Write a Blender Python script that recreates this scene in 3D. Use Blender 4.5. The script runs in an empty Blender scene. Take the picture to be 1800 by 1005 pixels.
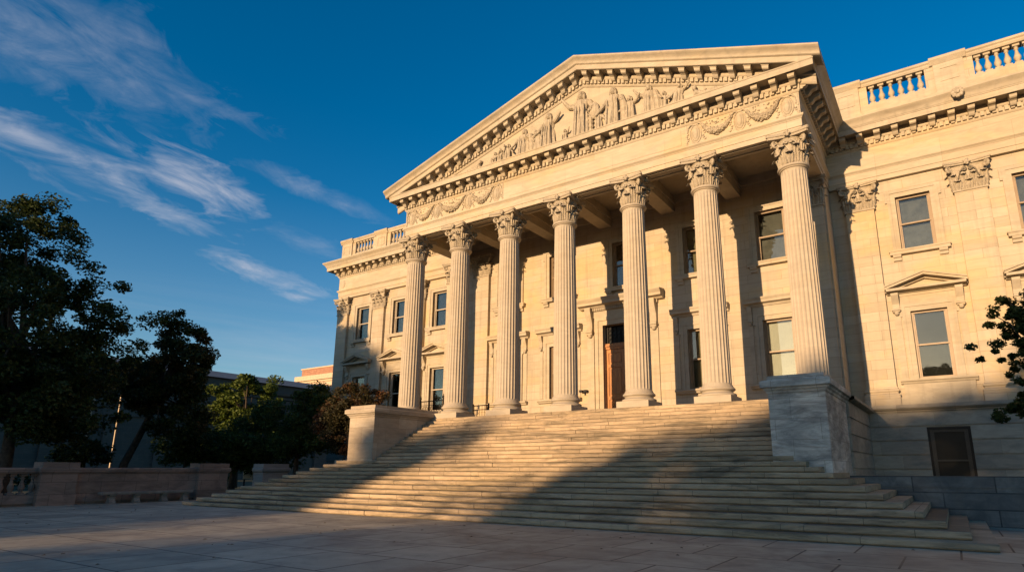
import bpy, bmesh, math, random
import numpy as np
from math import sin, cos, pi, radians, sqrt, atan2
random.seed(7)
SC = bpy.context.scene
COL = SC.collection
V3 = lambda *a: np.array(a, float)

# ------------------------------------------------------------------ mesh builder
class MB:
    def __init__(s): s.v = []; s.f = []
    def add(s, vs, fs):
        o = len(s.v); s.v += [tuple(map(float, p)) for p in vs]; s.f += [tuple(o + i for i in f) for f in fs]
    def box(s, x0, x1, y0, y1, z0, z1):
        s.add([(x0,y0,z0),(x1,y0,z0),(x1,y1,z0),(x0,y1,z0),(x0,y0,z1),(x1,y0,z1),(x1,y1,z1),(x0,y1,z1)],
              [(0,3,2,1),(4,5,6,7),(0,1,5,4),(1,2,6,5),(2,3,7,6),(3,0,4,7)])
    def frustum(s, cx, cy, z0, z1, hx0, hy0, hx1, hy1):
        s.add([(cx-hx0,cy-hy0,z0),(cx+hx0,cy-hy0,z0),(cx+hx0,cy+hy0,z0),(cx-hx0,cy+hy0,z0),
               (cx-hx1,cy-hy1,z1),(cx+hx1,cy-hy1,z1),(cx+hx1,cy+hy1,z1),(cx-hx1,cy+hy1,z1)],
              [(0,3,2,1),(4,5,6,7),(0,1,5,4),(1,2,6,5),(2,3,7,6),(3,0,4,7)])
    def prism(s, pts, to3, t0, t1):
        """closed 2-D outline pts extruded from t0 to t1; to3(p, t) -> xyz"""
        n = len(pts)
        s.add([to3(p, t0) for p in pts] + [to3(p, t1) for p in pts],
              [tuple(range(n))[::-1], tuple(range(n, 2*n))] + [(i, (i+1) % n, n+(i+1) % n, n+i) for i in range(n)])
    def prism_x(s, yz, x0, x1): s.prism(yz, lambda p, t: (t, p[0], p[1]), x0, x1)
    def prism_y(s, xz, y0, y1): s.prism(xz, lambda p, t: (p[0], t, p[1]), y0, y1)
    def lathe(s, prof, n=24, c=(0,0,0), caps=True):
        m = len(prof); vs = []
        for r, z in prof:
            for i in range(n):
                a = 2*pi*i/n; vs.append((c[0]+r*cos(a), c[1]+r*sin(a), c[2]+z))
        fs = [(j*n+i, j*n+(i+1) % n, (j+1)*n+(i+1) % n, (j+1)*n+i) for j in range(m-1) for i in range(n)]
        if caps: fs += [tuple(range(n))[::-1], tuple(range((m-1)*n, m*n))]
        s.add(vs, fs)
    def rings(s, rr, caps=True):
        """list of equal-length closed rings"""
        n = len(rr[0]); vs = [p for r in rr for p in r]; m = len(rr)
        fs = [(j*n+i, j*n+(i+1) % n, (j+1)*n+(i+1) % n, (j+1)*n+i) for j in range(m-1) for i in range(n)]
        if caps: fs += [tuple(range(n))[::-1], tuple(range((m-1)*n, m*n))]
        s.add(vs, fs)
    def tube(s, pts, rad, n=7, caps=True):
        pts = [np.array(p, float) for p in pts]
        if not hasattr(rad, '__len__'): rad = [rad]*len(pts)
        rr = []; ref = V3(0.31, 0.17, 0.93)
        for i, p in enumerate(pts):
            d = pts[min(i+1, len(pts)-1)] - pts[max(i-1, 0)]; d /= (np.linalg.norm(d)+1e-9)
            u = np.cross(d, ref); u /= (np.linalg.norm(u)+1e-9); w = np.cross(d, u)
            rr.append([p + rad[i]*(cos(2*pi*k/n)*u + sin(2*pi*k/n)*w) for k in range(n)])
        s.rings(rr, caps)
    def grid(s, P):
        m, n = len(P), len(P[0])
        s.add([p for r in P for p in r], [(j*n+i, j*n+i+1, (j+1)*n+i+1, (j+1)*n+i) for j in range(m-1) for i in range(n-1)])
    def ball(s, c, r, n=8, m=6):
        if not hasattr(r, '__len__'): r = (r, r, r)
        rr = []
        for j in range(1, m):
            t = pi*j/m
            rr.append([(c[0]+r[0]*sin(t)*cos(2*pi*i/n), c[1]+r[1]*sin(t)*sin(2*pi*i/n), c[2]-r[2]*cos(t)) for i in range(n)])
        s.rings(rr)
    def sweep(s, prof, path, closed=False):
        """moulding: prof = [(outward offset, z)], path = plan points, outward = right-hand side of travel"""
        P = [np.array(p, float) for p in path]; rows = []
        for i, p in enumerate(P):
            def nrm(a, b):
                d = (b-a)/np.linalg.norm(b-a); return np.array([d[1], -d[0]])
            ns = []
            if i > 0: ns.append(nrm(P[i-1], p))
            if i < len(P)-1: ns.append(nrm(p, P[i+1]))
            m = ns[0] if len(ns) == 1 else (ns[0]+ns[1])/(1+float(ns[0] @ ns[1]))
            rows.append([(p[0]+m[0]*o, p[1]+m[1]*o, z) for o, z in prof])
        s.grid(rows)
    def mesh(s, name, smooth=35):
        me = bpy.data.meshes.new(name); me.from_pydata(s.v, [], s.f)
        bm = bmesh.new(); bm.from_mesh(me); bmesh.ops.recalc_face_normals(bm, faces=bm.faces); bm.to_mesh(me); bm.free()
        if smooth:
            me.polygons.foreach_set('use_smooth', [True]*len(me.polygons)); me.set_sharp_from_angle(angle=radians(smooth))
        me.update(); return me
    def build(s, name, mat, parent=None, smooth=35, loc=None):
        o = bpy.data.objects.new(name, s.mesh(name, smooth)); COL.objects.link(o)
        o.data.materials.append(mat)
        if parent: o.parent = parent
        if loc: o.location = loc
        return o

def tag(o, label=None, cat=None, group=None, kind=None):
    for k, v in (('label', label), ('category', cat), ('group', group), ('kind', kind)):
        if v: o[k] = v
    return o
def empty(name, label, cat, loc=(0,0,0), group=None, rz=0):
    o = bpy.data.objects.new(name, None); COL.objects.link(o); o.location = loc; o.rotation_euler.z = rz
    o.empty_display_size = .3
    return tag(o, label, cat, group)
def copy_tree(o, parent=None):
    c = o.copy(); COL.objects.link(c); c.parent = parent
    for ch in list(o.children): copy_tree(ch, c)
    return c

# ------------------------------------------------------------------ materials
def newmat(name):
    m = bpy.data.materials.new(name); m.use_nodes = True
    nt = m.node_tree; return m, nt, nt.nodes['Principled BSDF']
def nd(nt, t, **k):
    n = nt.nodes.new(t)
    for a, b in k.items():
        if a.startswith('i_'):
            n.inputs[a[2:].replace('_', ' ')].default_value = b
        else: setattr(n, a, b)
    return n
def math_(nt, op, a, b=None, clamp=False):
    n = nt.nodes.new('ShaderNodeMath'); n.operation = op; n.use_clamp = clamp
    for i, x in enumerate((a, b)):
        if x is None: continue
        if isinstance(x, (int, float)): n.inputs[i].default_value = x
        else: nt.links.new(x, n.inputs[i])
    return n.outputs[0]
def noise(nt, vec, scale, detail=5, rough=.55, dist=0.):
    n = nt.nodes.new('ShaderNodeTexNoise'); n.inputs['Scale'].default_value = scale; n.inputs['Detail'].default_value = detail
    n.inputs['Roughness'].default_value = rough; n.inputs['Distortion'].default_value = dist
    nt.links.new(vec, n.inputs['Vector']); return n.outputs['Fac']
def ramp(nt, fac, p0, p1, c0=(0,0,0,1), c1=(1,1,1,1)):
    n = nt.nodes.new('ShaderNodeValToRGB'); e = n.color_ramp.elements
    e[0].position = p0; e[0].color = c0; e[1].position = p1; e[1].color = c1
    nt.links.new(fac, n.inputs[0]); return n.outputs[0]
def mix(nt, fac, a, b, mode='MIX'):
    n = nt.nodes.new('ShaderNodeMix'); n.data_type = 'RGBA'; n.blend_type = mode
    for i, x in ((0, fac), (6, a), (7, b)):
        if isinstance(x, (int, float)): n.inputs[i].default_value = x
        elif isinstance(x, (tuple, list)): n.inputs[i].default_value = (*x, 1) if len(x) == 3 else x
        else: nt.links.new(x, n.inputs[i])
    return n.outputs[2]
def scalevec(nt, vec, sc, loc=(0,0,0), rot=(0,0,0)):
    n = nt.nodes.new('ShaderNodeMapping'); n.inputs['Scale'].default_value = sc; n.inputs['Location'].default_value = loc
    n.inputs['Rotation'].default_value = rot
    nt.links.new(vec, n.inputs['Vector']); return n.outputs[0]

def stone(name, base, alt, ochre=(.50,.36,.17), ochre_amt=.5, brick=None, mortar=(.2,.16,.11), msize=.006, zoff=0., xoff=0.,
          stain=None, stain_amt=.0, rough=.75, coords='world', bump=.25, top=False, vein=.3, streak=0., sscale=None, sthr=(.46,.70)):
    m, nt, b = newmat(name); L = nt.links.new
    geo = nd(nt, 'ShaderNodeNewGeometry'); tc = nd(nt, 'ShaderNodeTexCoord')
    pos = geo.outputs['Position'] if coords == 'world' else tc.outputs['Object']
    c = None; bf = None
    if brick:
        sp = nd(nt, 'ShaderNodeSeparateXYZ'); L(pos, sp.inputs[0])
        sn = nd(nt, 'ShaderNodeSeparateXYZ'); L(geo.outputs['True Normal'], sn.inputs[0])
        k = math_(nt, 'GREATER_THAN', math_(nt, 'ABSOLUTE', sn.outputs[0]), .5)
        mx = nd(nt, 'ShaderNodeMix'); mx.data_type = 'FLOAT'
        L(k, mx.inputs[0]); L(sp.outputs[0], mx.inputs[2]); L(sp.outputs[1], mx.inputs[3])
        cb = nd(nt, 'ShaderNodeCombineXYZ'); L(math_(nt, 'ADD', mx.outputs[0], xoff), cb.inputs[0])
        L(math_(nt, 'ADD', sp.outputs[1] if top else sp.outputs[2], zoff), cb.inputs[1])
        bt = nd(nt, 'ShaderNodeTexBrick', offset=(.37 if not top else .5), offset_frequency=2, squash=1.0)
        L(cb.outputs[0], bt.inputs['Vector'])
        for kk, vv in (('Scale', 1.), ('Mortar Size', msize), ('Mortar Smooth', .3), ('Bias', 0.), ('Brick Width', brick[0]), ('Row Height', brick[1])):
            bt.inputs[kk].default_value = vv
        bt.inputs['Color1'].default_value = (*base, 1); bt.inputs['Color2'].default_value = (*alt, 1); bt.inputs['Mortar'].default_value = (*mortar, 1)
        c = bt.outputs['Color']; bf = bt.outputs['Fac']
    else:
        c = mix(nt, ramp(nt, noise(nt, pos, .9, 3), .3, .7), base, alt)
    # slow warm patches, fine veins
    c = mix(nt, math_(nt, 'MULTIPLY', ramp(nt, noise(nt, scalevec(nt, pos, (.35, .35, .6)), 1.0, 4, .6, .6), .48, .72), ochre_amt), c, ochre)
    v = noise(nt, scalevec(nt, pos, (.5, .5, 2.2), rot=(.2, .35, .1)), 1.6, 8, .65, 1.5)
    c = mix(nt, vein, c, mix(nt, ramp(nt, v, .35, .65), (.32,.32,.32), (.68,.68,.68)), 'OVERLAY')
    if stain:
        s = ramp(nt, noise(nt, scalevec(nt, pos, sscale or (.55, .55, 1.5 if not top else .55)), 1.0, 6, .68, .8), *sthr)
        c = mix(nt, math_(nt, 'MULTIPLY', s, stain_amt), c, stain)
        s2 = ramp(nt, noise(nt, scalevec(nt, pos, (3., 3., 9.) if not top else (2, 2, 2)), 1.0, 5, .7), .55, .75)
        c = mix(nt, math_(nt, 'MULTIPLY', s2, stain_amt*.7), c, stain)
    if streak:
        s3 = ramp(nt, noise(nt, scalevec(nt, pos, (3.5, 3.5, .22)), 1.0, 4, .6), .52, .78)
        c = mix(nt, math_(nt, 'MULTIPLY', s3, streak), c, (.13,.12,.10))
    L(c, b.inputs['Base Color']); b.inputs['Roughness'].default_value = rough
    b.inputs['Specular IOR Level'].default_value = .3
    h = noise(nt, pos, 14, 6, .65)
    bp = nd(nt, 'ShaderNodeBump'); bp.inputs['Strength'].default_value = bump; bp.inputs['Distance'].default_value = .02
    if bf is not None:
        h = math_(nt, 'SUBTRACT', math_(nt, 'MULTIPLY', h, .5), math_(nt, 'MULTIPLY', bf, 1.2))
    L(h, bp.inputs['Height']); L(bp.outputs[0], b.inputs['Normal'])
    return m
def plain(name, col, rough=.6, metal=0., var=.25, scale=3., spec=.4):
    m, nt, b = newmat(name)
    tc = nd(nt, 'ShaderNodeTexCoord')
    c = mix(nt, ramp(nt, noise(nt, tc.outputs['Object'], scale, 5), .3, .7), tuple(x*(1-var) for x in col), tuple(min(1, x*(1+var)) for x in col))
    nt.links.new(c, b.inputs['Base Color']); b.inputs['Roughness'].default_value = rough; b.inputs['Metallic'].default_value = metal
    b.inputs['Specular IOR Level'].default_value = spec
    return m

M = {}
WARM, WARM2 = (.43,.375,.29), (.385,.33,.245)
M['wall'] = stone('ashlar_stone', (.445,.38,.29), (.385,.322,.235), brick=(1.55,.432), ochre_amt=.7, msize=.006, bump=.3, vein=.18, streak=.32)
M['trim'] = stone('carved_stone', WARM, WARM2, ochre_amt=.35, bump=.2, vein=.25, streak=.3, stain=(.20,.165,.12), stain_amt=.25)
M['column'] = stone('column_stone', (.42,.365,.29), (.38,.325,.25), ochre_amt=.15, bump=.2, coords='object', vein=.2, streak=.12)
M['frieze'] = stone('frieze_stone', WARM, (.40,.335,.24), brick=(2.6,3.), zoff=.1, ochre_amt=.6, msize=.004, stain=(.25,.2,.13), stain_amt=.12)
M['podium'] = stone('podium_stone', (.40,.35,.275), (.30,.265,.215), brick=(2.1,.585), zoff=4.29, ochre=(.24,.21,.16), ochre_amt=.3, stain=(.10,.11,.11), stain_amt=.5, msize=.004)
M['step'] = stone('step_stone', (.43,.325,.215), (.315,.24,.155), brick=(2.7,.1627), zoff=4.06-.004, ochre=(.36,.27,.15), ochre_amt=.5, mortar=(.10,.085,.06), msize=.008,
                  stain=(.10,.085,.06), stain_amt=.85, bump=.6, rough=.85, vein=.45, sscale=(.42,.42,3.6), sthr=(.47,.66))
M['pier_warm'] = stone('pedestal_stone', (.42,.36,.28), (.33,.27,.20), brick=(1.25,.72), zoff=.60, ochre=(.36,.26,.16), ochre_amt=.5, stain=(.16,.13,.10), stain_amt=.35, vein=.35, msize=.006)
M['pier_grey'] = stone('veined_grey_stone', (.72,.64,.54), (.52,.47,.40), brick=(1.3,.62), zoff=.40, ochre=(.24,.22,.19), ochre_amt=.8, stain=(.13,.13,.125), stain_amt=.75, vein=1., msize=.006)
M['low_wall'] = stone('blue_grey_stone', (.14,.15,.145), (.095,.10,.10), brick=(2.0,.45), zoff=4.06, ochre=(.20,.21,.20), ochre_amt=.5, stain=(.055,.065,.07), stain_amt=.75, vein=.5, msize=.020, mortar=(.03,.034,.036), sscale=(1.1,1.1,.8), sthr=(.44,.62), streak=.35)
M['terrace'] = stone('terrace_stone', (.29,.20,.16), (.20,.15,.12), brick=(1.5,.52), zoff=4.06+.05, ochre=(.23,.16,.12), ochre_amt=.5, stain=(.06,.05,.045), stain_amt=.65, vein=.3, msize=.008, mortar=(.07,.06,.05))
M['plaza'] = stone('plaza_paving', (.44,.385,.285), (.335,.298,.225), brick=(1.72,1.72), top=True, xoff=.35, zoff=.2, ochre=(.25,.205,.16), ochre_amt=.6, mortar=(.045,.036,.032), msize=.022,
                   stain=(.14,.12,.10), stain_amt=.75, rough=.62, bump=.3, vein=.35)
M['brick'] = stone('red_brick', (.36,.17,.10), (.27,.12,.075), brick=(.5,.16), ochre=(.3,.16,.09), ochre_amt=.3, mortar=(.35,.28,.22), msize=.012)
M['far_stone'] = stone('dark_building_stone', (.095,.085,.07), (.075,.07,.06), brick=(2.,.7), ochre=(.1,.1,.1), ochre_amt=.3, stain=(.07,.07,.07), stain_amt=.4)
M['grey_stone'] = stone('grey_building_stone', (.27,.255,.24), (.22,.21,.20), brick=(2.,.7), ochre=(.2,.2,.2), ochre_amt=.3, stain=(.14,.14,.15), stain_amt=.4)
M['roof'] = plain('slate_roof', (.13,.14,.15), .7, var=.3, scale=2.)
M['cream'] = plain('cream_stone', (.50,.39,.28), .8, var=.12)
M['iron'] = plain('black_iron', (.012,.011,.011), .45, .6)
M['sash_dark'] = plain('dark_brown_window_paint', (.055,.043,.03), .5, var=.15)
M['sash'] = plain('brown_window_paint', (.22,.15,.085), .45, var=.15)
M['sashw'] = plain('pale_window_paint', (.40,.34,.26), .5, var=.1)
M['bench'] = plain('weathered_bench_stone', (.24,.21,.18), .85, var=.3)
M['dark'] = plain('dark_interior', (.022,.021,.02), .9)
M['dim'] = plain('dim_curtain', (.17,.165,.155), .9)
M['shade_cloth'] = plain('tan_shade_cloth', (.30,.25,.15), .9, var=.08)
M['blind'] = plain('ivory_window_blind', (.80,.77,.68), .8, var=.06)
M['pole'] = plain('galvanised_pole', (.30,.24,.17), .45, .2, var=.1)
M['bark'] = plain('tree_bark', (.055,.042,.032), .9, var=.4, scale=6)
M['grass'] = plain('dark_grass', (.030,.042,.016), .95, var=.5, scale=1.2)
M['asphalt'] = plain('asphalt_ground', (.055,.053,.05), .9, var=.3, scale=.4)
def relief(name, sc, dist):
    m = stone(name, WARM, WARM2, ochre_amt=.3, bump=.9, coords='object', stain=(.16,.125,.085), stain_amt=.45)
    nt = m.node_tree; bp = [n for n in nt.nodes if n.type == 'BUMP'][0]; bp.inputs['Distance'].default_value = dist
    tc = [n for n in nt.nodes if n.type == 'TEX_COORD'][0]
    nt.links.new(noise(nt, scalevec(nt, tc.outputs['Object'], sc), 1.0, 4, .6, .8), bp.inputs['Height']); return m
M['relief'] = relief('relief_stone', (9, 9, 1.6), .10)
M['foliage_relief'] = relief('foliage_relief_stone', (16, 16, 16), .06)
# doors
def wood():
    m, nt, b = newmat('varnished_oak')
    tc = nd(nt, 'ShaderNodeTexCoord')
    w = noise(nt, scalevec(nt, tc.outputs['Object'], (14, 14, .8)), 1.5, 6, .6, 1.2)
    nt.links.new(ramp(nt, w, .3, .7, (.15,.048,.007,1), (.50,.20,.030,1)), b.inputs['Base Color'])
    b.inputs['Roughness'].default_value = .38; return m
M['wood'] = wood()
def glassmat():
    m, nt, b = newmat('window_glass'); nt.nodes.remove(b); L = nt.links.new
    out = nt.nodes['Material Output']
    t = nd(nt, 'ShaderNodeBsdfTransparent'); t.inputs[0].default_value = (.80,.83,.82,1)
    g = nd(nt, 'ShaderNodeBsdfGlossy'); g.inputs['Roughness'].default_value = .015; g.inputs[0].default_value = (.95,.88,.78,1)
    fr = nd(nt, 'ShaderNodeFresnel'); fr.inputs[0].default_value = 1.6
    tc = nd(nt, 'ShaderNodeTexCoord'); bp = nd(nt, 'ShaderNodeBump'); bp.inputs['Strength'].default_value = .06; bp.inputs['Distance'].default_value = .05
    L(noise(nt, tc.outputs['Object'], .9, 2), bp.inputs['Height']); L(bp.outputs[0], g.inputs['Normal'])
    mx = nd(nt, 'ShaderNodeMixShader'); L(math_(nt, 'ADD', math_(nt, 'MULTIPLY', fr.outputs[0], .85), .03, True), mx.inputs[0])
    L(t.outputs[0], mx.inputs[1]); L(g.outputs[0], mx.inputs[2]); L(mx.outputs[0], out.inputs[0]); return m
M['glass'] = glassmat()
M['dull_glass'] = plain('opaque_dark_glass', (.012,.012,.011), .35, spec=.15)  # opaque near-black pane, gloss cut to keep bright reflections out
def leafmat(name, c1, c2, c3=None):
    m, nt, b = newmat(name); L = nt.links.new
    gi = nd(nt, 'ShaderNodeNewGeometry')
    c = mix(nt, gi.outputs['Random Per Island'], c1, c2)
    if c3:
        c = mix(nt, ramp(nt, noise(nt, gi.outputs['Position'], .55, 2), .5, .62), c, c3)
    L(c, b.inputs['Base Color']); b.inputs['Roughness'].default_value = .55; b.inputs['Specular IOR Level'].default_value = .25
    out = nt.nodes['Material Output']; tr = nd(nt, 'ShaderNodeBsdfTranslucent'); L(c, tr.inputs[0])
    mx = nd(nt, 'ShaderNodeMixShader'); mx.inputs[0].default_value = .25
    L(b.outputs[0], mx.inputs[1]); L(tr.outputs[0], mx.inputs[2]); L(mx.outputs[0], out.inputs[0]); return m
M['leaf_dark'] = leafmat('dark_green_leaves', (.020,.034,.008), (.050,.070,.016))
M['leaf_mid'] = leafmat('mid_green_leaves', (.028,.050,.010), (.062,.092,.020))
M['leaf_bright'] = leafmat('bright_green_leaves', (.05,.085,.012), (.11,.14,.022))
M['leaf_red'] = leafmat('russet_leaves', (.030,.030,.012), (.055,.042,.016), (.14,.055,.022))
M['leaf_mix'] = leafmat('turning_leaves', (.020,.034,.008), (.048,.066,.015), (.075,.055,.016))

# ------------------------------------------------------------------ fixed dimensions (metres; z = 0 is the porch floor)
ZG, RISE, NST = -4.06, 4.06/25, 25
COLX = [-10.39,-7.03,-3.68,-.31,3.38,6.79,10.42]
ZA, XA, YA = 10.49, 10.94, -.42        # architrave underside, half width, front face
YW, YB = 6.2, 4.4                       # wing wall plane, porch back wall plane

# ------------------------------------------------------------------ ground
g = MB(); g.add([(-700,-700,0),(700,-700,0),(700,700,0),(-700,700,0)], [(0,1,2,3)])
tag(g.build('ground', M['asphalt'], smooth=0, loc=(0,0,ZG-.03)), kind='structure')
g = MB(); g.add([(-19.6,-60,0),(60,-60,0),(60,-2.4,0),(-19.6,-2.4,0)], [(0,1,2,3)])
tag(g.build('plaza', M['plaza'], smooth=0, loc=(0,0,ZG)), kind='structure')
g = MB(); g.add([(-70,-60,0),(-19.4,-60,0),(-19.4,30,0),(-70,30,0)], [(0,1,2,3)])
tag(g.build('lawn', M['grass'], smooth=0, loc=(0,0,ZG+.10)), kind='structure')
g = MB(); g.add([(-19.4,-2.4,0),(-11.6,-2.4,0),(-11.6,6,0),(-19.4,6,0)], [(0,1,2,3)])
tag(g.build('lawn', M['grass'], smooth=0, loc=(0,0,ZG+.104)), kind='structure')
g = MB(); g.add([(11.2,-2.2,0),(60,-2.2,0),(60,6.1,0),(11.2,6.1,0)], [(0,1,2,3)])
tag(g.build('planting_bed', M['grass'], smooth=0, loc=(0,0,-3.0)), kind='structure')

# ------------------------------------------------------------------ THE BUILDING
BLD = empty('government_building', 'cream stone columned government building with pediment, behind the broad flight of steps', 'building', (0,0,0))

def wall_holes(mb, x0, x1, z0, z1, y, holes, rev=.3):
    xs = sorted({x0, x1, *[h[0] for h in holes], *[h[1] for h in holes]}); zs = sorted({z0, z1, *[h[2] for h in holes], *[h[3] for h in holes]})
    xs = [x for x in xs if x0 <= x <= x1]; zs = [z for z in zs if z0 <= z <= z1]
    for i in range(len(xs)-1):
        for j in range(len(zs)-1):
            cx, cz = (xs[i]+xs[i+1])/2, (zs[j]+zs[j+1])/2
            if any(h[0] < cx < h[1] and h[2] < cz < h[3] for h in holes): continue
            mb.add([(xs[i],y,zs[j]),(xs[i+1],y,zs[j]),(xs[i+1],y,zs[j+1]),(xs[i],y,zs[j+1])], [(0,1,2,3)])
    for a, b, c, d in holes:
        mb.add([(a,y,c),(a,y+rev,c),(a,y+rev,d),(a,y,d)], [(0,1,2,3)]); mb.add([(b,y,c),(b,y,d),(b,y+rev,d),(b,y+rev,c)], [(0,1,2,3)])
        mb.add([(a,y,d),(a,y+rev,d),(b,y+rev,d),(b,y,d)], [(0,1,2,3)]); mb.add([(a,y,c),(b,y,c),(b,y+rev,c),(a,y+rev,c)], [(0,1,2,3)])

LOW, UPP = (1.24, 4.2), (7.02, 9.55)
WX_R = [14.26, 18.57, 22.88]
WX_L = [-14.25, -18.2, -22.15]
WX_P = [-6.9, -3.36, 4.76, 8.4]
DOORX = .5
def holes_for(xs, hw=.68):
    r = []
    for x in xs: r += [(x-hw, x+hw, *LOW), (x-hw, x+hw, *UPP)]
    return r
# wing walls, porch back wall, block sides
w = MB(); wall_holes(w, 10.9, 27.2, 0, 13.4, YW, holes_for(WX_R)); w.add([(27.2,YW,0),(27.2,22,0),(27.2,22,13.4),(27.2,YW,13.4)], [(0,1,2,3)])
w.build('wing_wall', M['wall'], BLD, 0)
w = MB(); wall_holes(w, -24.98, -11.9, 0, 13.4, YW, holes_for(WX_L)); w.add([(-24.98,YW,-4.1),(-24.98,22,-4.1),(-24.98,22,13.4),(-24.98,YW,13.4)], [(0,1,2,3)])
w.build('wing_wall', M['wall'], BLD, 0)
w = MB()
wall_holes(w, -11.9, 10.9, 0, 13.2, YB, holes_for(WX_P) + [(.04+.0, 1.40, *UPP), (DOORX-1.12, DOORX+1.12, .0, 5.0)], .32)
w.add([(10.9,YB,0),(10.9,YW,0),(10.9,YW,13.2),(10.9,YB,13.2)], [(0,1,2,3)]); w.add([(-11.9,YB,0),(-11.9,YW,0),(-11.9,YW,13.2),(-11.9,YB,13.2)], [(0,1,2,3)])
w.build('porch_wall', M['wall'], BLD, 0)
# shell behind: dark inner core keeps light from leaking, flat roof
w = MB(); w.box(-24.6,27,8.2,22,-4,13.3); w.box(-24.9,27.1,6.3,8.2,13.0,13.3); w.build('core', M['dim'], BLD, 0)

# ---- windows
def console(mb, x, yw, z0, z1, w=.26, dep=.30):
    h = z1-z0
    yz = [(yw, z1), (yw-dep, z1), (yw-dep*1.02, z1-.12*h), (yw-dep*.8, z1-.3*h), (yw-dep*.45, z1-.55*h), (yw-dep*.42, z1-.75*h), (yw-dep*.6, z1-.85*h), (yw-dep*.55, z0+.03*h), (yw-dep*.3, z0), (yw, z0)]
    mb.prism_x(yz, x-w/2, x+w/2)
    mb.box(x-w/2-.03, x+w/2+.03, yw-dep*.72, yw-.001, z0+.10*h, z0+.14*h)
    mb.ball((x, yw-dep*.35, z0-.02), (w*.36, .1, .11), 8, 6)
def surround(mb, cx, hw, z0, z1, yw, ear=True):
    t = .30
    for (d0, d1, pr) in ((0., .20, .05), (.20, .32, .085)):
        mb.box(cx-hw-d1, cx-hw-d0, yw-pr, yw+.05, z0, z1+d1); mb.box(cx+hw+d0, cx+hw+d1, yw-pr, yw+.05, z0, z1+d1)
        mb.box(cx-hw-d0, cx+hw+d0, yw-pr, yw+.05, z1+d0, z1+d1)
    if ear:
        mb.box(cx-hw-.42, cx-hw-.322, yw-.083, yw+.05, z1-.22, z1+.318); mb.box(cx+hw+.322, cx+hw+.42, yw-.083, yw+.05, z1-.22, z1+.318)
def sash(cx, hw, z0, z1, yg, parent, mat, back='dark', gm='glass'):
    f = MB(); e = .085; zm = z0+(z1-z0)*.5
    f.box(cx-hw, cx-hw+e, yg-.06, yg+.08, z0, z1); f.box(cx+hw-e, cx+hw, yg-.06, yg+.08, z0, z1)
    f.box(cx-hw+e, cx+hw-e, yg-.06, yg+.08, z1-e, z1); f.box(cx-hw+e, cx+hw-e, yg-.06, yg+.08, z0, z0+e*1.2)
    f.box(cx-hw+e, cx-hw+e+.05, yg-.02, yg+.04, zm, z1-e); f.box(cx+hw-e-.05, cx+hw-e, yg-.02, yg+.04, zm, z1-e)
    f.box(cx-hw+e, cx-hw+e+.05, yg+.005, yg+.06, z0+e*1.2, zm); f.box(cx+hw-e-.05, cx+hw-e, yg+.005, yg+.06, z0+e*1.2, zm)
    f.box(cx-hw+e, cx+hw-e, yg-.05, yg+.06, zm-.035, zm+.035)
    fo = f.build('frame', mat, parent, 0)
    gl = MB(); gl.box(cx-hw+e, cx+hw-e, yg+.012, yg+.02, zm, z1-e); gl.box(cx-hw+e, cx+hw-e, yg+.034, yg+.042, z0+e, zm)
    gl.build('glass', M[gm], parent, 0)
    bk = MB(); bk.box(cx-hw+.005, cx+hw-.005, yg+.22, yg+.27, z0, z1); bk.build('blind' if back in ('blind','shade_cloth') else 'curtain_or_dark_room', M[back], parent, 0)  # dark backs are near-black sheets standing in for the unlit room
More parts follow.
